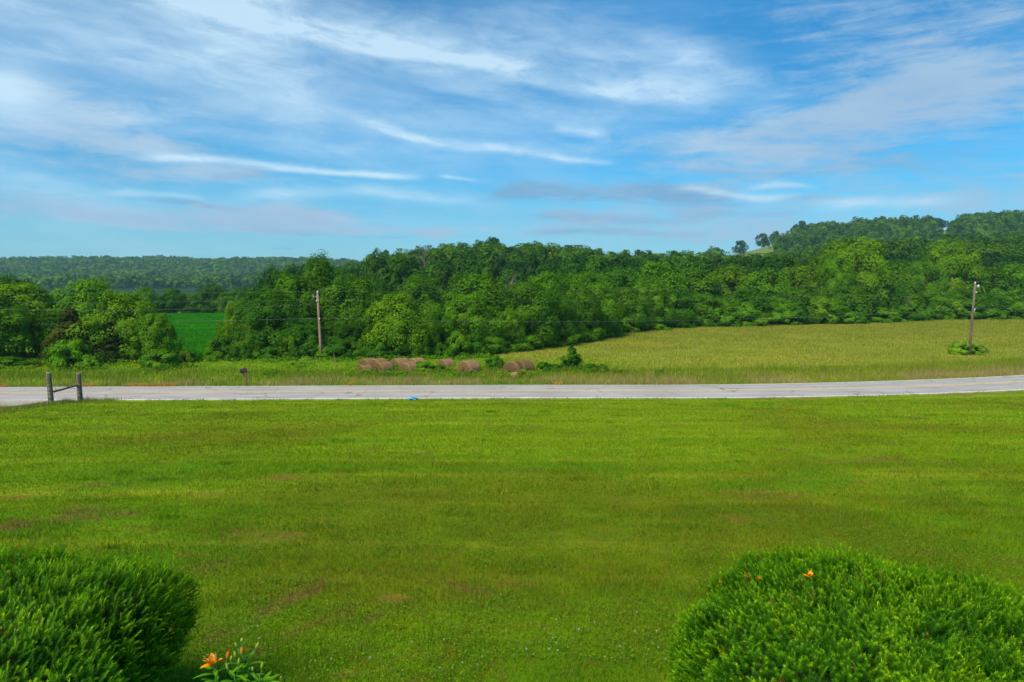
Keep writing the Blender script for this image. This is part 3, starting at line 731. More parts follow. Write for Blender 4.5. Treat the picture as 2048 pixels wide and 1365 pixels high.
# ------------------------------------------------------------------ woods on the hills
def visible_top(px): pass
def scatter(u0, u1, y0, y1, spacing, seed):
    r = np.random.default_rng(seed); out = []
    area = (u1 - u0) / F * (y1 ** 2 - y0 ** 2) / 2
    n = int(area / spacing ** 2 * 1.25)
    y = np.sqrt(r.uniform(y0 ** 2, y1 ** 2, n)); u = r.uniform(u0, u1, n); x = (u - 1024) / F * y
    # thin out close pairs on a grid
    cell = {}; keep = []
    for q in range(n):
        c = (int(x[q] / spacing), int(y[q] / spacing))
        if any(math.hypot(x[q] - a, y[q] - b) < spacing * .72 for dx_ in (-1, 0, 1) for dy_ in (-1, 0, 1) for a, b in cell.get((c[0] + dx_, c[1] + dy_), ())): continue
        cell.setdefault(c, []).append((x[q], y[q])); keep.append(q)
    return x[keep], y[keep], u[keep]
x, y, u = scatter(560, 2150, 148, 350, 7.0, 11)
ed = np.array([edge_depth(q) for q in u])
ok = (y > ed + 26) & ~((u < 700) & (y < 190))
x, y, u = x[ok], y[ok], u[ok]
order = np.argsort(y)
r2 = np.random.default_rng(5)
tints = [(1, 1, 1), (1.3, 1.2, .95), (.72, .82, .9), (1.15, 1.1, 1), (.85, .95, 1), (1.5, 1.25, .9), (.6, .7, .85)]
NIND = 215
def forest_mesh(name, xs, ys, hs, rs, seed, nleaf, leaf, nclump=12, mat=None, label=None):
    r = np.random.default_rng(seed); bases = []
    for q in range(8):
        P, Nn, t, Cc, cr = crown_cloud(r, nclump, nleaf, leaf, low=.12, crad=(.28, .48))
        bases.append((P, Nn, t))
    Vs, Ts, Ks = [], [], []
    zs = ground_z(xs, ys)
    for q in range(len(xs)):
        P, Nn, t = bases[q % 8]; a = r.uniform(0, 6.28); ca, sa = math.cos(a), math.sin(a)
        R = np.array([[ca, -sa, 0], [sa, ca, 0], [0, 0, 1]]); S = np.array([rs[q], rs[q], hs[q]])
        p = (P * S) @ R.T + np.array([xs[q], ys[q], zs[q] - .2]); nn = Nn @ R.T
        V, _ = leaf_quads(p, nn, leaf * rs[q] * r.uniform(.7, 1.3, len(p)), 1.35, r)
        Vs.append(V); Ts.append(np.repeat(t, 4)); Ks.append(np.full(len(V), r.random()))
    V = np.concatenate(Vs)
    me = mesh_np(name, V, np.arange(len(V)).reshape(-1, 4), 4, False, {'tint': np.concatenate(Ts), 'crown_tint': np.concatenate(Ks)}, [mat or M_FOREST])
    return tag(link(name, me), label, 'wood', kind='stuff')
for q in order[:NIND]:
    put_tree('wood', 'wood_tree', 'tree', 'rounded green tree in the dense wood rising behind the hay field trees', x[q], y[q], r2.uniform(8.0, 12.0), r2.uniform(3.8, 5.8),
             tuple(np.array(tints[r2.integers(0, 7)]) * r2.uniform(.75, 1.45)), 'trees in the wood behind the hay field')
rest = order[NIND:]
forest_mesh('middle_hill_wood', x[rest], y[rest], r2.uniform(8.5, 12.5, len(rest)), r2.uniform(3.8, 5.9, len(rest)), 21, 1300, .17, 22, label='dense green wood covering the middle hill up to its crest')
# right hill
x, y, u = scatter(1330, 2160, 400, 760, 9.5, 12)
bare = ((u > 1430) & (u < 1550) & (y > 480)) | ((u > 1550) & (u < 1582) & (y > 640)) | ((u > 1858) & (u < 1902) & (y > 600))
x, y, u = x[~bare], y[~bare], u[~bare]
forest_mesh('right_hill_wood', x, y, r2.uniform(9, 14, len(x)), r2.uniform(4.8, 7.8, len(x)), 22, 600, .22, 14, label='hazy green wood covering the higher hill on the right')
# far ridge
x, y, u = scatter(-60, 800, 700, 1540, 13.0, 13)
forest_mesh('far_ridge_wood', x, y, r2.uniform(9, 15, len(x)), r2.uniform(6.5, 11.0, len(x)), 23, 150, .36, 8, label='blue green wood covering the far ridge on the left')
# lone trees against the sky
for px, base, top, wd, dep, lb in [(1524, 487, 471, 27, 700, 'dark lone oak on the grassy crest of the right hill'), (1550, 480, 466, 20, 712, 'smaller lone oak uphill of the dark one on the grassy crest'),
        (1481, 495, 485, 26, 655, 'low round tree at the lower end of the grassy crest'), (1868, 470, 439, 44, 716, 'spreading oak standing alone by the bare gap on the right ridge'),
        (1828, 468, 446, 26, 712, 'oak at the left side of the bare gap on the right ridge'), (1945, 462, 430, 54, 720, 'large oak on the right ridge just right of the bare gap'),
        (2000, 460, 429, 40, 722, 'large oak near the right end of the ridge skyline'), (1600, 462, 447, 34, 705, 'rounded oak where the right ridge wood begins'),
        (984, 500, 484, 34, 342, 'oak standing proud of the middle hill crest'), (1064, 505, 491, 30, 342, 'small oak top on the crest right of the proudest one'),
        (760, 525, 506, 26, 335, 'dark tree on the left shoulder of the middle hill crest'), (1912, 466, 452, 30, 690, 'small round tree at the right side of the bare gap on the right ridge'), (690, 540, 519, 20, 1500, 'pine standing at the right end of the far ridge')]:
    xx = at_depth(px, base, dep)[0]; zz = gz(xx, dep); h = max(at_depth(px, top, dep)[2] - zz, 3)
    put_tree('wood', 'oak_tree', 'tree', lb, xx, dep, h, max(wd / 2 / F * dep, .42 * h), (.8, .95, 1.0), 'lone trees on the skylines')

# ------------------------------------------------------------------ grass, weeds and crops
def blades(P, h, wdt, r, lean=.45, seg=1):
    n = len(P); a = r.uniform(0, 6.28, n); side = np.stack([np.cos(a), np.sin(a), np.zeros(n)], -1)
    b = r.uniform(0, 6.28, n); ln = r.uniform(0, lean, n)[:, None] * np.asarray(h)[:, None]
    tip = P + np.stack([np.cos(b), np.sin(b), np.zeros(n)], -1) * ln + np.array([0, 0, 1]) * np.asarray(h)[:, None]
    w_ = side * np.asarray(wdt)[:, None] * .5
    V = np.stack([P - w_, P + w_, tip], 1).reshape(-1, 3)
    return V, np.arange(3 * n).reshape(-1, 3)
def on_land(x, y, dz=0): return np.stack([x, y, ground_z(x, y) + dz], -1)
r3 = np.random.default_rng(99)
Vs, Ts, Ds = [], [], []
for y0, y1, dens, hh, ww in [(2.6, 5.0, 5200, .045, .0042), (5.0, 8.0, 3600, .045, .0052), (8, 12, 1900, .045, .008), (12, 18, 850, .05, .013), (18, 28, 330, .055, .022), (28, 46.5, 120, .06, .04)]:
    um = 1120 / F; n = int(um * (y1 ** 2 - y0 ** 2) * dens)
    y = np.sqrt(r3.uniform(y0 ** 2, y1 ** 2, n)); x = r3.uniform(-um, um, n) * y
    so = soil_at(x, y); dn = vnoise(x, y, 2.2) * .6 + vnoise(x, y, .7) * .4
    keep = (r3.random(n) > so * .93) & ~in_poly(x, y, GP) & (y < yn(x) - .5)
    x, y, dn, so = x[keep], y[keep], dn[keep], so[keep]; n = len(x)
    h = hh * (0.45 + dn * 1.0) * r3.uniform(.6, 1.4, n)
    tall = r3.random(n) < .012; h[tall] *= 1.9
    V, _ = blades(on_land(x, y, -.004), h, ww * r3.uniform(.6, 1.3, n), r3, .9)
    Vs.append(V); Ts.append(np.repeat(r3.random(n) ** 1.3, 3)); Ds.append(np.repeat((r3.random(n) < .10 + .35 * so).astype(float), 3))
for q in range(150):
    ty = math.sqrt(r3.uniform(4 ** 2, 44 ** 2)) if q > 4 else 0; tx = r3.uniform(-.8, .8) * ty
    if q <= 4: tx, ty, _ = on_ground(*[(972, 883), (614, 901), (1337, 911), (780, 907), (1150, 960)][q])
    if ty > float(yn(tx)) - 1.5 or in_poly(tx, ty, GP): continue
    nt = int(r3.uniform(60, 160)); sz = r3.uniform(.08, .3) * (.5 + ty / 30); a = r3.normal(0, sz, nt); b_ = r3.normal(0, sz * .7, nt)
    hh = r3.uniform(.06, .15) * r3.uniform(.5, 1.2, nt); V, _ = blades(on_land(tx + a, ty + b_, -.004), hh, np.full(nt, .004 + ty * .0007), r3, .9)
    Vs.append(V); Ts.append(np.repeat(r3.uniform(0, .5) + r3.random(nt) * .3, 3)); Ds.append(np.zeros(nt * 3))
V = np.concatenate(Vs)
tag(link('lawn_grass', mesh_np('lawn_grass', V, np.arange(len(V)), 3, False, {'tint': np.concatenate(Ts), 'dry': np.concatenate(Ds)}, [M_BLADE])), 'mown yellow green grass of the sloping lawn', 'grass', kind='stuff')
# clover leaves near the camera
def clover_mat():
    m_, n = new_mat('clover_leaf'); col = n.mix(attr(n, 'tint'), (.055, .13, .001), (.15, .26, .002))
    finish(n, leafy(n, col, .25, gloss=.05)); return m_
n = 150000; um = 1120 / F
y = np.sqrt(r3.uniform(2.6 ** 2, 11.5 ** 2, n)); x = r3.uniform(-um, um, n) * y
cl = vnoise(x, y, .9) * .55 + vnoise(x, y, 2.5) * .45 - smooth01((y - 4.5) / 9) * .25
keep = (cl > .42) & (r3.random(n) > soil_at(x, y) * .8); x, y = x[keep], y[keep]; n = len(x)
P = on_land(x, y); P[:, 2] += r3.uniform(.02, .06, n)
V, Q = leaf_quads(P, unit(r3.normal(size=(n, 3)) * .38 + [0, 0, 1]), r3.uniform(.010, .021, n), 1.15, r3)
tag(link('clover_patch', mesh_np('clover_patch', V, Q, 4, False, np.repeat(r3.random(n), 4), [clover_mat()])), 'small round clover leaves spreading through the near lawn', 'clover', kind='stuff')

def grass_mat(name, c0, c1, c2):
    m_, n = new_mat(name); P = pos(n); x_, y_, z_ = n.sep(P)
    st = n.noise(n.xyz(n.m('MULTIPLY', x_, .3), y_, 0.), .35, 4, .65)
    col = n.mix(n.ramp(st, .35, .65), c0, c1)
    col = n.mix(attr(n, 'dry'), col, c2)
    col = n.mix(1.0, col, n.mix(attr(n, 'tint'), (.78, .8, .8), (1.22, 1.2, 1.15)), 'MULTIPLY')
    finish(n, leafy(n, col, .25, gloss=.02)); return m_
M_HAY = grass_mat('hay_grass', (.178, .232, .008), (.248, .262, .022), (.36, .32, .09))
M_VERGE = grass_mat('verge_grass', (.115, .22, .004), (.22, .285, .012), (.36, .26, .11))
M_ORANGE = grass_mat('dead_orange_grass', (.55, .27, .03), (.60, .36, .07), (.40, .34, .12))
def turf(name, x, y, h, wd, mat, dry, label, lean=.5):
    n = len(x); V, _ = blades(on_land(x, y, -.02), h, wd, r3, lean)
    tag(link(name, mesh_np(name, V, np.arange(3 * n), 3, False, {'tint': np.repeat(r3.random(n), 3), 'dry': np.repeat(dry, 3)}, [mat])), label, 'grass', kind='stuff')
# hay field
n = 330000; y = np.sqrt(r3.uniform(57 ** 2, 150 ** 2, n)); x = r3.uniform(-.08, .80, n) * y
keep = in_poly(x, y, HAY) & (y > yf(x) + 3); x, y = x[keep], y[keep]; n = len(x)
turf('hay_grass', x, y, r3.uniform(.10, .28, n) * (.6 + .8 * vnoise(x, y, .3)), r3.uniform(.03, .09, n) * y / 80, M_HAY, (r3.random(n) < .22).astype(float), 'pale seeding grass standing in the hay field')
# far verge
def verge(n, d0, d1, x0=-55, x1=62):
    x = r3.uniform(x0, x1, n); d = d0 + (d1 - d0) * r3.random(n) ** 1.2; return x, yf(x) + d, d
x, y, d = verge(70000, .15, 6.5)
dryp = np.clip(.62 * np.exp(-((d - 1.5) / 1.5) ** 2) * (.4 + 1.1 * (vnoise(x, y, .22) > .42)) + .08, 0, .9)
turf('verge_grass', x, y, (.10 + .42 * smooth01(d / 1.2)) * r3.uniform(.5, 1.3, len(x)) * (.6 + .8 * vnoise(x, y, .5)), r3.uniform(.015, .045, len(x)), M_VERGE, (r3.random(len(x)) < dryp).astype(float), 'long seeding grass along the far side of the road')
# orange dead grass
xo = []
for p0, p1 in ((168, 206), (268, 300), (300, 365), (700, 712), (1108, 1124), (0, 40)):
    nn = int((p1 - p0) * 18); xo.append(((r3.uniform(p0, p1, nn)) - 1024) / F * 56)
x = np.concatenate(xo); y = yf(x) + .1 + np.abs(r3.normal(0, .45, len(x)))
turf('dead_roadside_grass', x, y, r3.uniform(.10, .38, len(x)), r3.uniform(.02, .05, len(x)), M_ORANGE, (r3.random(len(x)) < .2).astype(float), 'orange dead grass patches on the far road edge')
# rough grass on the near road edge
n = 52000; x = r3.uniform(-52, 58, n); d = r3.uniform(-.02, 2.4, n) ** 1.0; y = yn(x) - d
lump = vnoise(x, y, .9) * .6 + vnoise(x, y, 3) * .4; keep = ~in_poly(x, y, GP) & ((d > .45) | (lump > .5)); x, y, lump, d = x[keep], y[keep], lump[keep], d[keep]
turf('near_edge_grass', x, y, .04 + .17 * lump * r3.uniform(.5, 1.4, len(x)) * np.where(d > 1.6, .6, 1), r3.uniform(.012, .035, len(x)), M_VERGE, (r3.random(len(x)) < .16 + .3 * (vnoise(x, y, .4) > .55)).astype(float), 'ragged uncut grass along the near road edge')
# weeds around posts and gravel edge
gpl = np.array([on_ground(a, b)[:2] for a, b in ((-60, 830), (0, 824), (60, 815), (103, 810), (161, 806), (230, 801))])
n = 9000; t = r3.uniform(0, len(gpl) - 1.001, n); i0 = t.astype(int); p = gpl[i0] * (1 - (t - i0))[:, None] + gpl[i0 + 1] * (t - i0)[:, None]
x = p[:, 0] + r3.normal(0, .28, n); y = p[:, 1] + r3.normal(0, .28, n)
turf('fence_line_weeds', x, y, r3.uniform(.08, .42, n) * (.4 + vnoise(x, y, 1.1)), r3.uniform(.012, .03, n), M_VERGE, (r3.random(n) < .35).astype(float), 'long weeds growing along the gravel and round the fence posts')
# broad leaved weeds behind the verge
def weed_mat():
    m_, n = new_mat('weed_leaves'); P = pos(n)
    col = n.mix(n.ramp(n.noise(P, .22, 3, .6), .38, .62), (.11, .25, .002), (.20, .31, .006))
    col = n.mix(1.0, col, n.mix(attr(n, 'tint'), (.5, .6, .6), (1.25, 1.25, 1.1)), 'MULTIPLY')
    finish(n, leafy(n, col, .3, gloss=.03)); return m_
M_WEED = weed_mat()
BALES = [(737, 733, 34, 721), (731, 742, 28, 731), (757, 734, 38, 721), (766, 741, 42, 726), (801, 733, 36, 720), (818, 742, 38, 724), (833, 732, 34, 720), (892, 734, 32, 721), (938, 744, 46, 720), (1030, 744, 40, 721), (1046, 744, 36, 720)]
n = 60000; u = r3.uniform(-60, 1350, n); d = 4.0 + 14 * r3.random(n) ** 1.1
y = 55 + d; x = (u - 1024) / F * y; y = yf(x) + d
lump = vnoise(x, y, .45) * .55 + vnoise(x, y, 1.3) * .45
fade = np.where(u > 1000, 1 - smooth01((u - 1120) / 220), 1); fade = np.where((u > 980) & (d > 11), 0, fade)
keep = (r3.random(n) < fade * (.35 + lump)) & (~((u > 300) & (u < 480) & (d > 12)))
x, y, lump, d = x[keep], y[keep], lump[keep], d[keep]; n = len(x)
P = on_land(x, y); hgt = (.25 + .60 * lump) * smooth01((d - 3.2) / 3); P[:, 2] += hgt * np.sqrt(r3.random(n))
bw = []
for px, base, wd, top in BALES:
    bx_, by_, bz_ = on_ground(px, base + 4); nb = 1000
    q = np.stack([bx_ + r3.normal(0, 1.1, nb), by_ - 1.1 + r3.normal(0, .55, nb), np.zeros(nb)], -1)
    hh = (.12 + .62 * vnoise(q[:, 0], q[:, 1], 1.1)); q[:, 2] = ground_z(q[:, 0], q[:, 1]) + hh * np.sqrt(r3.random(nb)); bw.append(q)
P = np.concatenate([P] + bw); n = len(P)
V, Q = leaf_quads(P, unit(r3.normal(size=(n, 3)) * .6 + [0, -.2, .8]), r3.uniform(.08, .19, n), 2.0, r3)
tag(link('roadside_weeds', mesh_np('roadside_weeds', V, Q, 4, False, np.repeat(r3.random(n), 4), [M_WEED])), 'bright green leafy weeds between the road and the trees', 'weeds', kind='stuff')
# crop: corn rows
m_, n_ = new_mat('young_corn'); Pn = pos(n_)
cc_ = n_.mix(n_.ramp(n_.noise(Pn, .25, 3, .6), .35, .65), (.030, .24, .001), (.06, .33, .001))
cc_ = n_.mix(1.0, cc_, n_.mix(attr(n_, 'tint'), (.6, .65, .6), (1.25, 1.2, 1.2)), 'MULTIPLY'); finish(n_, leafy(n_, cc_, .3, gloss=.03)); M_CORN = m_
n = 130000; u = r3.uniform(150, 560, n); y = np.sqrt(r3.uniform(69 ** 2, 158 ** 2, n)); x = (u - 1024) / F * y
row = np.round((x * .5 + y * .866) / .75) * .75; off = row - (x * .5 + y * .866); x = x + off * .5 + r3.normal(0, .05, n); y = y + off * .866 + r3.normal(0, .05, n)
h = r3.uniform(.35, .6, n); V, _ = blades(on_land(x, y), h, r3.uniform(.10, .2, n) * y / 100, r3, .7)
tag(link('corn_crop', mesh_np('corn_crop', V, np.arange(3 * n), 3, False, np.repeat(r3.random(n), 3), [M_CORN])), 'vivid green young crop filling the field between the tree clumps', 'crop', kind='stuff')
cx = np.linspace(0, 1, 20); cu, cy = np.meshgrid(np.linspace(150, 560, 30), np.linspace(69, 158, 40)); cxx = (cu - 1024) / F * cy
Vc = np.stack([cxx, cy, ground_z(cxx, cy) + .12], -1).reshape(-1, 3); i = np.arange(39)[:, None] * 30 + np.arange(29)[None, :]
tag(link('crop_field', mesh_np('crop_field', Vc, np.stack([i, i + 1, i + 31, i + 30], -1).reshape(-1, 4), 4, True, None, [plain('crop_soil', (.03, .13, .01), .95, .02, col2=(.04, .2, .012), vscale=.3)])), kind='structure')

# ------------------------------------------------------------------ hay bales
def bale_mat():
    m_, n = new_mat('old_hay'); tcn = n.node('ShaderNodeTexCoord'); v = tcn.outputs['Object']
    f = n.noise(n.vm('MULTIPLY', v, (1.2, 7., 7.)), 3.5, 5, .7, .8)
    col = n.mix(n.ramp(f, .3, .7), (.17, .095, .035), (.48, .32, .15))
    x_, y_, z_ = n.sep(v)
    rr = n.m('SQRT', n.m('ADD', n.m('MULTIPLY', y_, y_), n.m('MULTIPLY', z_, z_)))
    swirl = n.m('SINE', n.m('ADD', n.m('MULTIPLY', rr, 42.0), n.m('MULTIPLY', n.noise(v, 4, 3, .6), 9.0)))
    endm = n.m('GREATER_THAN', n.m('ABSOLUTE', x_), .705)
    col = n.mix(n.m('MULTIPLY', endm, n.m('ADD', .25, n.m('MULTIPLY', n.m('ADD', swirl, 1.0), .25))), col, (.055, .03, .014))
    oi = n.node('ShaderNodeObjectInfo'); col = n.mix(1.0, col, oi.outputs['Color'], 'MULTIPLY')
    finish(n, principled(n, col, .95, .03, bump=f, bstr=1.0, bdist=.06)); return m_
M_BALE = bale_mat()
M_STRAW = grass_mat('loose_straw', (.28, .16, .08), (.38, .25, .14), (.20, .12, .06))
def bale_mesh(seed):
    r = np.random.default_rng(seed); R = .80; nx, na = 17, 44; V = []; Fs = []
    prof = [(-.74, .0), (-.75, .35), (-.745, .64), (-.72, .74)] + [(-.66 + 1.32 * q / 8, .79 + .012 * math.sin(q * 2.1)) for q in range(9)] + [(.72, .74), (.745, .64), (.75, .35), (.74, 0)]
    for xx, rr in prof:
        for a in range(na):
            q = 2 * math.pi * a / na
            k_ = 1 + .035 * (vnoise(np.array([a * .5 + seed * 9]), np.array([xx * 6 + 20]))[0] - .5) * 2
            z_ = rr * math.sin(q) * k_
            z_ = max(z_, -.66)                       # flattened by its own weight
            V.append((xx + .02 * r.normal() * (rr < .7), rr * math.cos(q) * k_ * (1.03), z_ * (.97)))
    for p in range(len(prof) - 1):
        for a in range(na): Fs.append((p * na + a, p * na + (a + 1) % na, (p + 1) * na + (a + 1) % na, (p + 1) * na + a))
    me = bpy.data.meshes.new('hay'); me.from_pydata(V, [], Fs); me.materials.append(M_BALE); me.polygons.foreach_set('use_smooth', [True] * len(Fs)); me.update()
    n = 2600; a = r.uniform(0, 6.28, n); xx = r.uniform(-.74, .74, n)
    P = np.stack([xx, .79 * np.cos(a), np.maximum(.79 * np.sin(a), -.62)], -1)
    t = unit(np.stack([r.normal(0, .4, n), -np.sin(a) + r.normal(0, .3, n), np.cos(a)], -1)); o_ = np.stack([np.zeros(n), np.cos(a), np.sin(a)], -1)
    L = r.uniform(.06, .16, n)[:, None]; sd_ = np.cross(t, o_) * .006
    Vv = np.stack([P - sd_, P + sd_, P + t * L + o_ * r.uniform(.0, .06, n)[:, None]], 1).reshape(-1, 3)
    st = mesh_np('loose_straw', Vv, np.arange(3 * n), 3, False, {'tint': np.repeat(r.random(n), 3), 'dry': np.repeat((r.random(n) < .3).astype(float), 3)}, [M_STRAW])
    return me, st
bm_ = [bale_mesh(s) for s in range(4)]
BL = ['hay bale at the left rear of the bale cluster', 'low hay bale half sunk in weeds at the left end of the row', 'hay bale in the rear middle of the left cluster',
      'front hay bale of the left cluster showing its round end', 'rear hay bale just right of the left cluster', 'hay bale hidden by brambles with its pale end to the left',
      'pale hay bale behind the bramble covered one', 'hay bale standing alone with weeds to its base above the road', 'hay bale with a clear pale round end, between the lone one and the sapling',
      'shaggy brown hay bale right of the sapling', 'darker hay bale tucked behind the shaggy one at the right end']
for j, (px, base, wd, top) in enumerate(BALES):
    x, y, z = on_ground(px, base + 4 if j != 1 else base + 6)
    s = [.92, .72, .92, .97, .92, .95, .88, .86, 1.03, 1.08, 1.0][j]
    root = tag(empty('hay_bale', (x, y, 0), math.radians([52, 46, 56, 50, 42, 54, 46, 48, 50, 54, 48][j])), BL[j], 'hay bale', 'old round hay bales in the roadside weeds')
    ztop = at_depth(px, top, y)[2]
    zc = ztop - .78 * s; zc = max(zc, gz(x, y) + .25)
    root.location.z = zc; root.scale = (s * .95, s * .95, s * .97)
    a, b = bm_[j % 4]
    o = link('hay', a, root); tn = .88 * [1, .95, 1.05, .95, 1.1, 1.1, 1.25, 1.1, 1.15, .9, .7][j]; o.color = (tn, tn * .97, tn * .95, 1)
    link('loose_straw', b, root)
x, y, z = on_ground(1031, 757)
mb = MB(); V = []
for q in range(9):
    for a in range(10): V.append((.38 * math.sin(q / 8 * math.pi) * math.cos(a * .628) * (1 + .15 * math.sin(a * 2.3 + q)), .22 * math.sin(q / 8 * math.pi) * math.sin(a * .628), .30 * math.cos(q / 8 * math.pi)))
mb.addm(V, [(q * 10 + a, q * 10 + (a + 1) % 10, (q + 1) * 10 + (a + 1) % 10, (q + 1) * 10 + a) for q in range(8) for a in range(10)])
tag(mb.build('hay_clump', M_BALE, loc=(x, y, z + .22), smooth=True), 'small fallen lump of brown hay in the grass below the rightmost bales', 'hay clump')

# ------------------------------------------------------------------ roadside plants
T('juniper', 1143, 757, 688, 50, (.75, .95, 1.4), 'small dark upright juniper standing alone beside the hay field', 61, 'bush', 'juniper_bush')
T('shrub', 988, 752, 712, 40, (.85, 1.05, 1), 'leafy upright sapling between two hay bales', 61, 'shrub', 'leafy_sapling')
T('shrub', 1320, 755, 739, 18, (1.2, 1.2, 1), 'tiny lone green shrub at the road side edge of the hay field', 60, 'shrub', 'leafy_shrub')
T('bush', 545, 757, 739, 44, (1.5, 1.35, 1), 'low mounded light green bush right of the mailbox', 60, 'bush', 'rounded_bush')
for px, base, top, wd, ti, lb in [(846, 748, 724, 56, YG, 'bright bramble mound between the left bales and the lone bale'), (880, 750, 732, 44, BG, 'dark bramble mound below the lone bale'),
        (1088, 756, 731, 30, BG, 'bramble clump left of the small juniper'), (1108, 757, 735, 26, G0, 'low bramble touching the small juniper'), (1180, 757, 735, 34, BG, 'dark bramble just right of the small juniper'),
        (1205, 757, 736, 24, G0, 'last tall bramble right of the small juniper'), (1045, 754, 738, 44, BG, 'bramble growing over the foot of the shaggy bale'), (1240, 758, 746, 40, G0, 'low weedy mound fading into the hay field'),
        (966, 752, 736, 40, LG, 'green bramble between the pale round end bale and the sapling'), (800, 750, 738, 40, LG, 'bright low bramble in front of the middle bales')]:
    T('bush', px, base, top - (6 if px > 1000 else 0), wd * (1.2 if px > 1000 else .95), tuple(np.array(ti) * 1.15), lb, 60.5, 'bramble', 'bramble_clump')
def flowering(px, base, top, wd, depth, label, nf, fc):
    x = at_depth(px, base, depth)[0]; h = at_depth(px, top, depth)[2] - gz(x, depth); rad = wd / 2 / F * depth
    root = put_tree('bush', 'flowering_shrub', 'shrub', label, x, depth, h, rad, (2.9, 2.0, 7.0)); r = np.random.default_rng(int(px))
    me = root.children[0].data; co = np.zeros(len(me.vertices) * 3, dtype=np.float32); me.vertices.foreach_get('co', co); co = co.reshape(-1, 3)[::4]
    topm = co[co[:, 2] > .45]; P = topm[r.choice(len(topm), nf)]; m = 14
    PP = np.repeat(P, m, 0) + r.normal(size=(nf * m, 3)) * [.05, .05, .012] + [0, 0, .03]
    V, Q = leaf_quads(PP, unit(r.normal(size=(len(PP), 3)) * .4 + [0, -.4, 1]), .05, 1.1, r)
    link('blossoms', mesh_np('blossoms', V, Q, 4, False, None, [fc]), root)
M_FLOW = plain('cream_blossom', (.46, .52, .16), .8, .1)
flowering(592, 745, 722, 54, 63.5, 'yellow green shrub with cream flower heads left of the red pole', 26, M_FLOW)
flowering(612, 745, 716, 34, 65.5, 'taller white flowering elder nearest the red pole', 30, M_FLOW)
gp = on_ground(1938, 711)
flowering(1918, 710, 684, 42, gp[1] + .8, 'cream flowering shrub left of the grey pole foot', 110, M_FLOW)
flowering(1953, 710, 689, 34, gp[1] + .5, 'rounder flowering shrub right of the grey pole foot', 90, M_FLOW)

# ------------------------------------------------------------------ utility poles and wires
def pole(name, px, base, top, wleft, mat, label, lean, depth=None):
    x, y, z = on_ground(px, base) if depth is None else (at_depth(px, base, depth)[0], depth, 0)
    z = gz(x, y); tx, ty, tz = at_depth(px + lean, top, y)
    root = tag(empty(name, (x, y, z)), label, 'utility pole'); dxp = tx - x; H = tz - z
    mb = MB(); mb.tube([(0, 0, -.6), (dxp * .3, 0, H * .3), (dxp * .65, 0, H * .65), (dxp, 0, H)], [.145, .135, .12, .10], 12); mb.build('shaft', mat, root, True)
    mb = MB(); mb.tube([(dxp, 0, H), (dxp, 0, H + .10), (dxp, 0, H + .16), (dxp, 0, H + .26)], [.02, .075, .075, .05], 10); mb.build('insulator', M_CERAM, root, True)
    return root, x, y, z, dxp, H
polL = pole('utility_pole', 643.5, 737, 588, 0, M_POLE, 'reddish wooden utility pole standing in the weeds before the trees', -8.5, 68)
polR = pole('utility_pole', 1938, 711, 569, 0, M_POLE_D, 'leaning grey brown utility pole standing in the hay field', 12)
def hw(p, frac, side=1, off=.22, n='insulator'):
    root, x, y, z, dxp, H = p; cx_, cz_ = dxp * frac, H * frac
    mb = MB(); mb.tube([(cx_, 0, cz_), (cx_ + side * off * .4, -.16, cz_ + .02)], [.02, .02], 6); mb.tube([(cx_ + side * off * .4, -.16, cz_ - .05), (cx_ + side * off * .4, -.16, cz_ + .03), (cx_ + side * off * .4, -.16, cz_ + .11)], [.05, .06, .035], 8)
    mb.build(n, M_CERAM, root, True); return (x + cx_ + side * off * .4, y - .16, z + cz_ + .11)
aL = [(polL[1] + polL[4], polL[2], polL[3] + polL[5] + .26), hw(polL, .89, -1), hw(polL, .625, 1)]
aR = [(polR[1] + polR[4], polR[2], polR[3] + polR[5] + .26), hw(polR, .885, 1), hw(polR, .645, 1)]
# bracket at the grey pole's head and a small transformer-style cut-out arm
root, x, y, z, dxp, H = polR
mb = MB(); mb.tube([(dxp, -.05, H - .22), (dxp + .3, -.1, H - .16)], .025, 6); mb.tube([(dxp + .28, -.1, H - .34), (dxp + .30, -.1, H - .2), (dxp + .30, -.1, H - .05)], [.06, .10, .06], 10); mb.build('cutout', M_CERAM, root, True)
mb = MB(); mb.box((dxp * .62, -.17, H * .62), (.12, .08, .22)); mb.build('bracket', M_GALV, root)
root, x, y, z, dxp, H = polL
mb = MB(); mb.tube([(dxp * .95, 0, H * .95), (dxp * .95 - .42, -.05, H * .965)], .022, 6); mb.tube([(dxp * .95 - .42, -.05, H * .94), (dxp * .95 - .42, -.05, H * .965), (dxp * .95 - .42, -.05, H * .99)], [.05, .06, .04], 8); mb.build('side_arm', M_GALV, root)
M_WIRE = plain('wire', (.16, .17, .17), .5, .4, metal=.3)
def wire(p0, p1, sag, label, rad=.011):
    rad *= .62
    p0, p1 = np.array(p0), np.array(p1); pts = []
    for q in range(25):
        t = q / 24; p = p0 * (1 - t) + p1 * t; p[2] -= sag * 4 * t * (1 - t); pts.append(p)
    mb = MB(); mb.tube(pts, rad, 5); tag(mb.build('power_line', M_WIRE), label, 'power line', 'power lines along the road')
nm = ['top', 'second', 'lowest thick']
endR = [(565, 568), (583, 586), (616, 616)]
for q in range(3):
    wire(aL[q], aR[q], [.35, .45, .8][q], f'{nm[q]} power line strung between the red pole and the grey pole', .014 if q == 2 else .010)
    wire(aR[q], at_depth(2260, [570, 588, 617][q], polR[2] + 4), .05, f'{nm[q]} power line leaving the grey pole to the right', .014 if q == 2 else .010)
    wire(aL[q], at_depth(-260, [590, 606, 652][q], polL[2] + 1), [.1, .1, .15][q], f'{nm[q]} power line leaving the red pole to the left', .014 if q == 2 else .010)
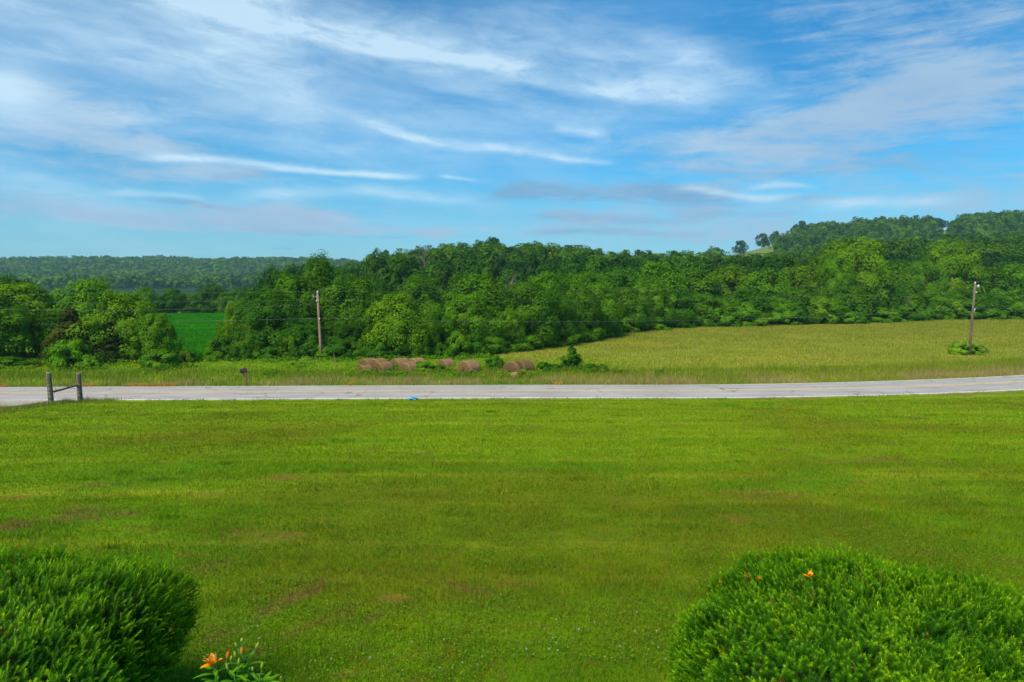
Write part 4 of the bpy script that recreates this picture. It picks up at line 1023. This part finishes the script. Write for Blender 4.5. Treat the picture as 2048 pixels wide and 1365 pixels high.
wire((polL[1] + polL[4] * .82, polL[2] - .12, polL[3] + polL[5] * .85), at_depth(-260, 612, polL[2] - 12), .5, 'sagging pale line dropping from the red pole towards the left', .014)
# leaning stake
x, y, z = on_ground(674, 737)
mb = MB(); p1 = at_depth(667, 708, y); mb.tube([(0, 0, -.1), ((p1[0] - x) * .5, 0, (p1[2] - z) * .5), (p1[0] - x, 0, p1[2] - z)], [.035, .03, .02], 7)
tag(mb.build('wooden_stake', M_POLE, loc=(x, y, z)), 'thin leaning tan stake in the weeds right of the red pole', 'stake')

# ------------------------------------------------------------------ mailbox
x, y, z = on_ground(505, 769.5)
ppm = F / y
root = tag(empty('mailbox', (x, yf(x) + .35, gz(x, yf(x) + .35)), math.radians(0)), 'black domed mailbox on a brown wooden post across the road', 'mailbox')
mb = MB(); mb.box((0.03, 0, .50), (.11, .11, 1.14)); mb.build('post', M_BROWNPOST, root)
mb = MB(); mb.tube([(.02, -.01, .62), (-.26, -.01, 1.02)], [.045, .045], 4); mb.build('brace', M_BROWNPOST, root)
mb = MB(); mb.box((-.10, 0, 1.075), (.46, .16, .05)); mb.build('shelf', M_BROWNPOST, root)
def mailbox_shell(L, wd, hh, sc2=1.0):
    mb = MB(); V = []; pr = [(-wd / 2, 0), (wd / 2, 0)] + [(wd / 2 * math.cos(a), hh * .55 + hh * .45 * math.sin(a)) for a in np.linspace(0, math.pi, 11)]
    for xx in (-L / 2, L / 2):
        for a, b in pr: V.append((xx, a, b))
    m = len(pr); mb.addm(V, [(q, (q + 1) % m, m + (q + 1) % m, m + q) for q in range(m)] + [tuple(range(m - 1, -1, -1)), tuple(range(m, 2 * m))]); return mb
bx = mailbox_shell(.50, .27, .32).build('box', M_BLACK, root, loc=(-.14, 0, 1.10), rot=(0, math.radians(-10), math.radians(28)))
d_ = mailbox_shell(.03, .29, .34).build('door', M_BLACK, root, loc=(-.37, -.12, 1.052), rot=(0, math.radians(-10), math.radians(28)))
mb = MB(); mb.box((.04, -.152, .16), (.20, .012, .045)); mb.box((.12, -.153, .11), (.035, .011, .10)); mb.build('flag', M_RED, bx)
mb = MB(); mb.box((-.03, 0, .2), (.02, .05, .03)); mb.build('latch', M_GALV, d_)

# ------------------------------------------------------------------ fence brace
p1 = on_ground(103, 809); p2 = on_ground(161, 805.5)
h1 = at_depth(97, 746, p1[1])[2] - p1[2]; h2 = at_depth(157, 747, p2[1])[2] - p2[2]
fb = tag(empty('fence_brace', p1), 'two weathered wooden fence posts joined by a slanting log at the gravel drive', 'fence')
q2 = np.array(p2) - np.array(p1)
l1 = at_depth(97, 746, p1[1])[0] - p1[0]; l2 = at_depth(157, 747, p2[1])[0] - p2[0]
r_ = .155
def post(base, h, lean):
    mb = MB(); b = np.array(base, float); pts = [b + [lean * t, 0, h * t - (.4 if t == 0 else 0)] for t in (0, .25, .5, .75, .97, 1.0)]
    mb.tube(pts, [r_ * 1.1, r_ * 1.06, r_ * 1.02, r_ * .99, r_ * .98, r_ * .9], 14); o = mb.build('post', M_WOOD, fb, True)
    mb = MB(); t_ = b + [lean, 0, h]; mb.tube([t_ + [0, 0, .002], t_ + [0, 0, .02]], [r_ * .88, r_ * .82], 14); mb.build('cut_end', M_POST_TOP, o)
post((0, 0, 0), h1, l1); post(q2, h2, l2)
ra = np.array([l1 * .45, 0, h1 * .375 + .0]); rb = q2 + [l2 * .6, 0, h2 * .60]
dr = (rb - ra) / np.linalg.norm(rb - ra)
mb = MB(); mb.tube([ra + dr * .05, ra * .66 + rb * .34 + [0, 0, -.01], ra * .33 + rb * .67 + [0, 0, .015], rb - dr * .02], [.062, .075, .07, .065], 9)
s1 = ra * .80 + rb * .20; mb.tube([s1, s1 + [-.04, 0, .24]], [.025, .015], 5); s2 = ra * .12 + rb * .88; mb.tube([s2, s2 + [.12, -.03, -.16]], [.025, .012], 5)
mb.build('rail', M_WOOD, fb, True)
M_FWIRE = plain('fence_wire', (.42, .42, .40), .5, .4, metal=.5)
mb = MB()
for f_ in (.12, .25, .38, .50, .62):
    a = np.array([l1 * f_, -r_ * 1.06, h1 * f_]); b = q2 + [l2 * f_, -r_ * 1.06, h2 * f_]; mb.tube([a, (a + b) / 2 + [0, 0, -.02], b], .006, 4)
    for base, ln, h, fr_ in (((0, 0, 0), l1, h1, f_), (q2, l2, h2, f_)):
        c = np.array(base) + [ln * fr_, 0, h * fr_]; mb.tube([c + [math.cos(q) * r_ * 1.09, math.sin(q) * r_ * 1.09, 0] for q in np.linspace(0, 2 * math.pi, 15)], .007, 4, False)
mb.build('wire', M_FWIRE, fb)
# litter
x, y, z = on_ground(826, 800)
mb = MB(); V = []; rl = np.random.default_rng(4)
for q in range(6):
    for a in range(8): V.append((-.34 + .135 * q, .10 * math.cos(a * .785) * (1 + .4 * rl.normal()) * (.4 + math.sin((q + .5) / 6 * 3.14)), .09 + .085 * math.sin(a * .785) * (1 + .3 * rl.normal()) * (.4 + math.sin((q + .5) / 6 * 3.14))))
mb.addm(V, [(q * 8 + a, q * 8 + (a + 1) % 8, (q + 1) * 8 + (a + 1) % 8, (q + 1) * 8 + a) for q in range(5) for a in range(8)] + [tuple(range(7, -1, -1)), tuple(range(40, 48))])
yy = float(yn(x)) - .32; tag(mb.build('plastic_litter', M_BLUE, loc=(x, yy, gz(x, yy) + .02)), 'crumpled bright blue plastic litter on the near road edge', 'litter')

# ------------------------------------------------------------------ yew bushes
def yew_mat():
    m_, n = new_mat('yew_needles'); P = pos(n)
    t = attr(n, 'tip'); v = attr(n, 'tint')
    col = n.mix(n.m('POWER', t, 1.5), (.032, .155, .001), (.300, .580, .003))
    col = n.mix(1.0, col, n.mix(n.ramp(n.noise(P, 4.5, 3, .6), .35, .68), (.62, .75, .9), (1.40, 1.20, .9)), 'MULTIPLY')
    col = n.mix(1.0, col, n.mix(v, (.75, .8, .8), (1.25, 1.2, 1.1)), 'MULTIPLY')
    col = n.mix(attr(n, 'dead'), col, (.26, .10, .03))
    finish(n, leafy(n, col, .25, gloss=.05, rough=.45)); return m_
M_YEW = yew_mat()
M_YEWCORE = plain('shaded_yew_core', (.012, .035, .008), .95, .02, col2=(.03, .045, .015), vscale=14)  # solid core; shade inside the bush is put into its dark twig colour
def yew(name, cx_, cy_, rx_, ry_, height, n_s, seed, label, tilt=0.0):
    r = np.random.default_rng(seed); gz0 = gz(cx_, cy_); root = tag(empty(name, (cx_, cy_, gz0)), label, 'yew bush')
    def surf(d, shrink=1.0):
        # flat topped mound with upright sides
        a = np.arctan2(d[:, 1], d[:, 0]); lump = 1 + .05 * np.sin(a * 3 + seed) + .035 * np.sin(a * 7 + seed * 2)
        p_ = 3.5
        k_ = (np.abs(d[:, 0]) ** p_ + np.abs(d[:, 1]) ** p_ + np.abs(d[:, 2]) ** p_) ** (-1 / p_)
        Q_ = d * k_[:, None] * shrink
        bump = 1 + .045 * (vnoise(Q_[:, 0] * 3 + 40, Q_[:, 1] * 3 + 40 + Q_[:, 2] * 2) - .5) * 2 * 1.7 + .055 * (vnoise(Q_[:, 0] * 8 + 40, Q_[:, 1] * 8 + 40) - .5) * 2
        Q_ = Q_ * bump[:, None]
        under = np.where(Q_[:, 2] < 0, 1 + .25 * Q_[:, 2], 1)
        O_ = Q_ * np.stack([rx_ * lump * under, ry_ * lump * under, np.full(len(d), height * .55)], -1) + [0, 0, height * .45]
        O_[:, 2] *= 1 - tilt * np.clip(Q_[:, 0] + .2, 0, 2)
        return O_
    d = unit(r.normal(size=(n_s * 4, 3)) * [1, 1, .9]); d[:, 2] = np.where(d[:, 2] < -.75, -d[:, 2], d[:, 2])
    kk = (np.abs(d) ** 3.5).sum(1) ** (-1 / 3.5); d = d[r.random(len(d)) < (kk / 1.48) ** 2.6][:n_s]; n_s = len(d)
    gap = vnoise(d[:, 0] * 9 + 60, d[:, 1] * 9 + 60 + d[:, 2] * 5) < .27
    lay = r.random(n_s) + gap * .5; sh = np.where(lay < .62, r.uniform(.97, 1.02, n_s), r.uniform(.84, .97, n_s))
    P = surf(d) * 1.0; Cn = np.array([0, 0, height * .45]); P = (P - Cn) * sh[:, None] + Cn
    nrm = unit((P - Cn) / np.array([rx_, ry_, height * .55]) ** 1.3)
    ax = unit(nrm * .9 + np.array([0, 0, .45]) + r.normal(size=P.shape) * .42)
    L = r.uniform(.035, .085, n_s); stray = r.random(n_s) < .03; L[stray] *= 1.9; P[stray] += nrm[stray] * .02; nn = 30
    t = np.tile(np.linspace(.05, 1, nn), n_s); ii = np.repeat(np.arange(n_s), nn); ax_ = ax[ii]
    b = unit(np.cross(ax_, [.31, .77, .55])); c = np.cross(ax_, b); th = np.tile(np.arange(nn) * 2.4, n_s) + np.repeat(r.uniform(0, 6.28, n_s), nn)
    rad = b * np.cos(th)[:, None] + c * np.sin(th)[:, None]
    B = P[ii] + ax_ * (t * L[ii])[:, None]
    nl = r.uniform(.016, .027, len(t)) * (1 - .3 * t)
    fwd = .45 + .7 * t
    dirn = unit(rad + ax_ * fwd[:, None]); wv = unit(np.cross(dirn, rad + ax_ * .01)) * .0021
    V = np.stack([B - wv, B + wv, B + dirn * nl[:, None]], 1).reshape(-1, 3)
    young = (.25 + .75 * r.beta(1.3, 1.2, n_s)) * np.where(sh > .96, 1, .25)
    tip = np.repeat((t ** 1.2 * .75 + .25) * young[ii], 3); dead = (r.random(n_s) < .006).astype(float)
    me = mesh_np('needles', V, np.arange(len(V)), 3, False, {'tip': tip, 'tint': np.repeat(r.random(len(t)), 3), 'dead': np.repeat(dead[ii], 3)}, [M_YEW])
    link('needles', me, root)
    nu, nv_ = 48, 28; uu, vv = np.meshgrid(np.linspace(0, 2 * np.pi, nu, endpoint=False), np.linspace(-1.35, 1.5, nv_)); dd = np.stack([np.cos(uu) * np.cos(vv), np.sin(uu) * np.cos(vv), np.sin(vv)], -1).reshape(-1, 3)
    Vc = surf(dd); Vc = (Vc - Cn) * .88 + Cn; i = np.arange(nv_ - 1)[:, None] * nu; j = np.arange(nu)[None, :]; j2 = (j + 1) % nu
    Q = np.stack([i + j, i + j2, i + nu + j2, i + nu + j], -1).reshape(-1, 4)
    link('shaded_core', mesh_np('shaded_core', Vc, Q, 4, True, None, [M_YEWCORE]), root)
    mb = MB()
    for q in range(40):
        a = r.uniform(0, 6.28); e = r.uniform(.25, 1.3); dv = np.array([[math.cos(a) * math.cos(e), math.sin(a) * math.cos(e), math.sin(e)]]); tp = surf(dv)[0] * .95
        mb.tube([(0, 0, .0), tp * [.4, .4, .5], tp], [.03, .015, .005], 5)
    mb.build('branch', M_BARK, root); return root, P, ax
YR = yew('yew_bush', 2.12, 3.60, 1.08, .96, .89, 32000, 3, 'large clipped yew bush with bright shoot tips and orange flecks', .05)
YL = yew('yew_bush', -3.06, 3.50, 1.0, .95, .95, 26000, 5, 'dark green yew bush beside the orange lilies')

# ------------------------------------------------------------------ lilies
M_STEM = plain('lily_stem', (.05, .15, .02), .6, .3)
def lobed_mat(name, c0, c1):
    m_, n = new_mat(name); col = n.mix(attr(n, 'tint'), c0, c1); finish(n, leafy(n, col, .3, gloss=.05, rough=.4)); return m_
M_LLEAF = lobed_mat('lily_leaf', (.03, .17, .003), (.14, .34, .006)); M_PETAL = lobed_mat('lily_petal', (.90, .17, .0), (.95, .36, .005))
M_BUDO = lobed_mat('orange_bud', (.38, .22, .03), (.75, .17, .01)); M_BUDG = lobed_mat('green_bud', (.12, .30, .02), (.38, .45, .06))
def blade3(base, direc, up, L, Wd, curl=.3, n=6):
    """a solid-looking lance leaf or petal as a bent strip; returns V, quads, t"""
    direc = np.array(direc, float); direc /= np.linalg.norm(direc); up = np.array(up, float); sd_ = np.cross(direc, up); sd_ /= np.linalg.norm(sd_) + 1e-9; up = np.cross(sd_, direc)
    V, Tt = [], []
    for q in range(n + 1):
        t = q / n; w_ = Wd * math.sin(math.pi * min(.04 + t * .96, 1)) ** .7 * .5 if q < n else .0004
        c = np.array(base) + direc * L * t - up * curl * L * t * t
        V += [c - sd_ * w_ + up * w_ * .35, c, c + sd_ * w_ + up * w_ * .35]; Tt += [t] * 3
    Q = []
    for q in range(n):
        a = q * 3; Q += [(a, a + 1, a + 4, a + 3), (a + 1, a + 2, a + 5, a + 4)]
    return np.array(V), np.array(Q), np.array(Tt)
def collect(name, parts, mat, parent, smooth=True, **kw):
    V = []; Q = []; Tt = []; n0 = 0
    for v, q, t in parts: V.append(v); Q.append(q + n0); Tt.append(t); n0 += len(v)
    return link(name, mesh_np(name, np.concatenate(V), np.concatenate(Q), 4, smooth, np.concatenate(Tt), [mat]), parent, **kw)
def bud_part(p, d, L, R, n=7, seg=8):
    d = np.array(d, float); d /= np.linalg.norm(d); a = np.cross(d, [.2, .9, .3]); a /= np.linalg.norm(a); b = np.cross(d, a); V, Tt = [], []
    for q in range(n + 1):
        t = q / n; rr = R * (math.sin(math.pi * (t * .93 + .05))) ** .8
        for s in range(seg):
            g = 2 * math.pi * s / seg; ridge = 1 + .10 * math.cos(3 * g)
            V.append(np.array(p) + d * L * t + rr * ridge * (math.cos(g) * a + math.sin(g) * b)); Tt.append(t)
    Q = [(q * seg + s, q * seg + (s + 1) % seg, (q + 1) * seg + (s + 1) % seg, (q + 1) * seg + s) for q in range(n) for s in range(seg)]
    return np.array(V), np.array(Q), np.array(Tt)
def lily(px, py_top, depth, label, seed, buds, flower=None, lean=0.0, leaves=34):
    r = np.random.default_rng(seed); tx, ty, tz = at_depth(px, py_top, depth); gx0 = tx + lean; z0 = gz(gx0, depth)
    root = tag(empty('lily_plant', (gx0, depth, z0)), label, 'lily', 'lilies growing beside the dark yew bush'); top = np.array([tx - gx0, 0, tz - z0])
    sp = lambda t: np.array([top[0] * t * t, .03 * math.sin(t * 3), top[2] * t])
    mb = MB(); mb.tube([sp(t) for t in np.linspace(0, 1, 7)], [.006, .006, .0055, .005, .0045, .004, .003], 7); mb.build('stem', M_STEM, root, True)
    parts = []
    for q in range(int(leaves * 1.8)):
        t = r.uniform(.15, .98); a = q * 2.4 + r.uniform(-.3, .3); e = r.uniform(.1, .7)
        parts.append(blade3(sp(t), (math.cos(a), math.sin(a), e), (0, 0, 1), r.uniform(.07, .13) * (1.15 - .3 * t), r.uniform(.016, .026), r.uniform(.1, .45)))
    collect('leaves', parts, M_LLEAF, root)
    for (ox, oz, L, R, kind, dxb) in buds:
        p = top + [ox, r.uniform(-.02, .02), oz]; mb = MB(); mb.tube([sp(.96), (sp(.96) + p) / 2 + [ox * .2, 0, 0], p], [.003, .0025, .003], 5); mb.build('flower_stalk', M_STEM, root, True)
        collect('bud', [bud_part(p, (dxb, -.1, 1), L, R)], M_BUDO if kind else M_BUDG, root)
    if flower:
        fx_, fz_ = flower; p = top + [fx_, 0, fz_]; mb = MB(); mb.tube([sp(.96), (sp(.96) + p) / 2, p], [.0035, .003, .004], 6); mb.build('flower_stalk', M_STEM, root, True)
        parts = []; dirs = [(-1.0, -.25, .02), (-.55, -.35, .75), (-.25, .5, .9), (.25, -.55, .85), (.85, .1, .75), (-.65, .55, .35)]
        for q, dv in enumerate(dirs): parts.append(blade3(p, dv, (-dv[0], -dv[1], 1.2), .060, .026 if q % 2 else .031, .18, 8))
        fl = collect('flower', parts, M_PETAL, root)
        mb = MB()
        for q in range(6):
            a = q * 1.05; e = p + [.02 * math.cos(a) - .015, .02 * math.sin(a) - .01, .05]; mb.tube([p, e], .0012, 4); mb.tube([e + [-.006, 0, 0], e + [.006, 0, .002]], .0022, 5)
        mb.build('stamens', M_BUDO, fl)
lily(430, 1338, 3.3, 'open orange lily flower with one reddish bud beside the dark yew', 1, [(.055, .035, .055, .010, 1, .25), (.075, .03, .04, .007, 0, .3), (.01, .03, .06, .006, 0, -.05)], (-.012, .02), -.02, 22)
lily(489, 1318, 3.35, 'tall lily stem topped with green and orange buds', 2, [(0, .03, .05, .0085, 1, .02), (.055, .045, .045, .0085, 0, .5), (-.035, .05, .04, .007, 0, -.4), (-.01, .085, .03, .010, 0, .1), (-.035, .01, .045, .009, 0, -.15), (-.012, .005, .055, .010, 0, -.1)], None, .01, 46)
lily(468, 1348, 3.25, 'shorter leafy lily stem with closed green buds between two others', 3, [(-.02, .02, .05, .008, 0, -.2), (.02, .03, .05, .008, 0, .1)], None, 0, 40)
lily(518, 1348, 3.2, 'short lily at the right of the group with one green bud', 4, [(-.025, .015, .03, .007, 0, -.1), (.01, .015, .045, .008, 0, .2)], None, .02, 30)
# orange petals poking out of the right yew
def petals(px, py, label, size, seed):
    r = np.random.default_rng(seed); d = ray(px, py); best = None
    cr_, sr_ = 1.0, 0.0; Pw = YR[1] @ np.array([[cr_, sr_, 0], [-sr_, cr_, 0], [0, 0, 1]]) + np.array(YR[0].location); v = Pw - np.array([0, 0, CAM_Z]); t = v[:, 1] / d[1]; e = np.hypot(v[:, 0] - d[0] * t, v[:, 2] - d[2] * t)
    c = np.nonzero(e < .03)[0]; j = c[np.argmin(v[c, 1])] if len(c) else int(np.argmin(e)); p = Pw[j]
    root = tag(empty('lily_bloom', (float(p[0]), float(p[1]), float(p[2]))), label, 'flower', 'orange lily blooms poking out of the right yew')
    parts = [blade3((0, 0, .05), (r.normal() * .8, r.normal() * .6, r.uniform(.2, 1)), (.1, -.3, 1), size * r.uniform(.7, 1.1), size * .4, .25) for _ in range(5)]
    collect('petals', parts, M_PETAL, root); mb = MB(); mb.tube([(0, 0, -.12), (0, 0, .05)], .003, 6); mb.build('stem', M_STEM, root)
petals(1620, 1163, 'brightest orange bloom near the top middle of the right yew', .045, 1)
petals(1515, 1166, 'orange red bloom second from the left in the right yew', .036, 2)
petals(1484, 1168, 'small faded orange bloom in the upper left of the right yew', .026, 3)
petals(1438, 1173, 'tiny orange bloom at the left shoulder of the right yew', .02, 4)

# ------------------------------------------------------------------ clover flowers
def clover_head():
    P = []; Vv = []
    r = np.random.default_rng(1); n = 46; d = unit(r.normal(size=(n, 3)) + [0, 0, .3]); V, Q = leaf_quads(d * .007 + [0, 0, .055], unit(d + r.normal(size=(n, 3)) * .5), .008, 2, r)
    return mesh_np('head', V, Q, 4, False, None, [plain('clover_white', (.5, .47, .40), .8, .1, col2=(.4, .32, .28), vscale=80)])
ch = clover_head(); mb = MB(); mb.tube([(0, 0, -.01), (.004, 0, .05)], .0012, 5); cs = mb.mesh('stem', M_STEM)
cpx = [(1113, 1243), (1088, 1261), (1273, 1229), (1291, 1256), (1313, 1267), (1349, 1253), (1113, 1292), (1105, 1281), (1053, 1305), (1098, 1305), (1116, 1305), (1158, 1265), (1189, 1251), (1366, 1332), (1240, 1297), (1316, 1300),
       (1331, 1325), (1349, 1321), (1210, 1319), (824, 1289), (888, 1285), (519, 1281), (516, 1258), (663, 1322), (740, 1322), (880, 1341), (562, 1362), (1361, 1309), (1270, 1268), (1374, 1290), (905, 1340), (925, 1330), (955, 1335), (1370, 1345)]
for j, (px, py) in enumerate(cpx):
    x, y, z = on_ground(px, py + 6)
    root = tag(empty('clover_flower', (x, y, z), j * 1.3), 'small white clover flower head in the near lawn', 'flower', 'white clover flowers in the near lawn'); s = rng.uniform(.65, .95); root.scale = (s, s, s)
    link('head', ch, root); link('stem', cs, root)

# ------------------------------------------------------------------ haze
mb = MB(); mb.box((0, 1300, 48), (10800, 2700, 104)); 
m_, n_ = new_mat('thin_haze'); vp = n_.node('ShaderNodeVolumePrincipled'); vp.inputs['Density'].default_value = .00014; vp.inputs['Color'].default_value = (.50, .86, .95, 1); vp.inputs['Anisotropy'].default_value = .0
n_.l.new(vp.outputs[0], n_.out.inputs['Volume'])
tag(mb.build('haze', m_), 'thin bluish haze over the valley', 'haze', kind='stuff')
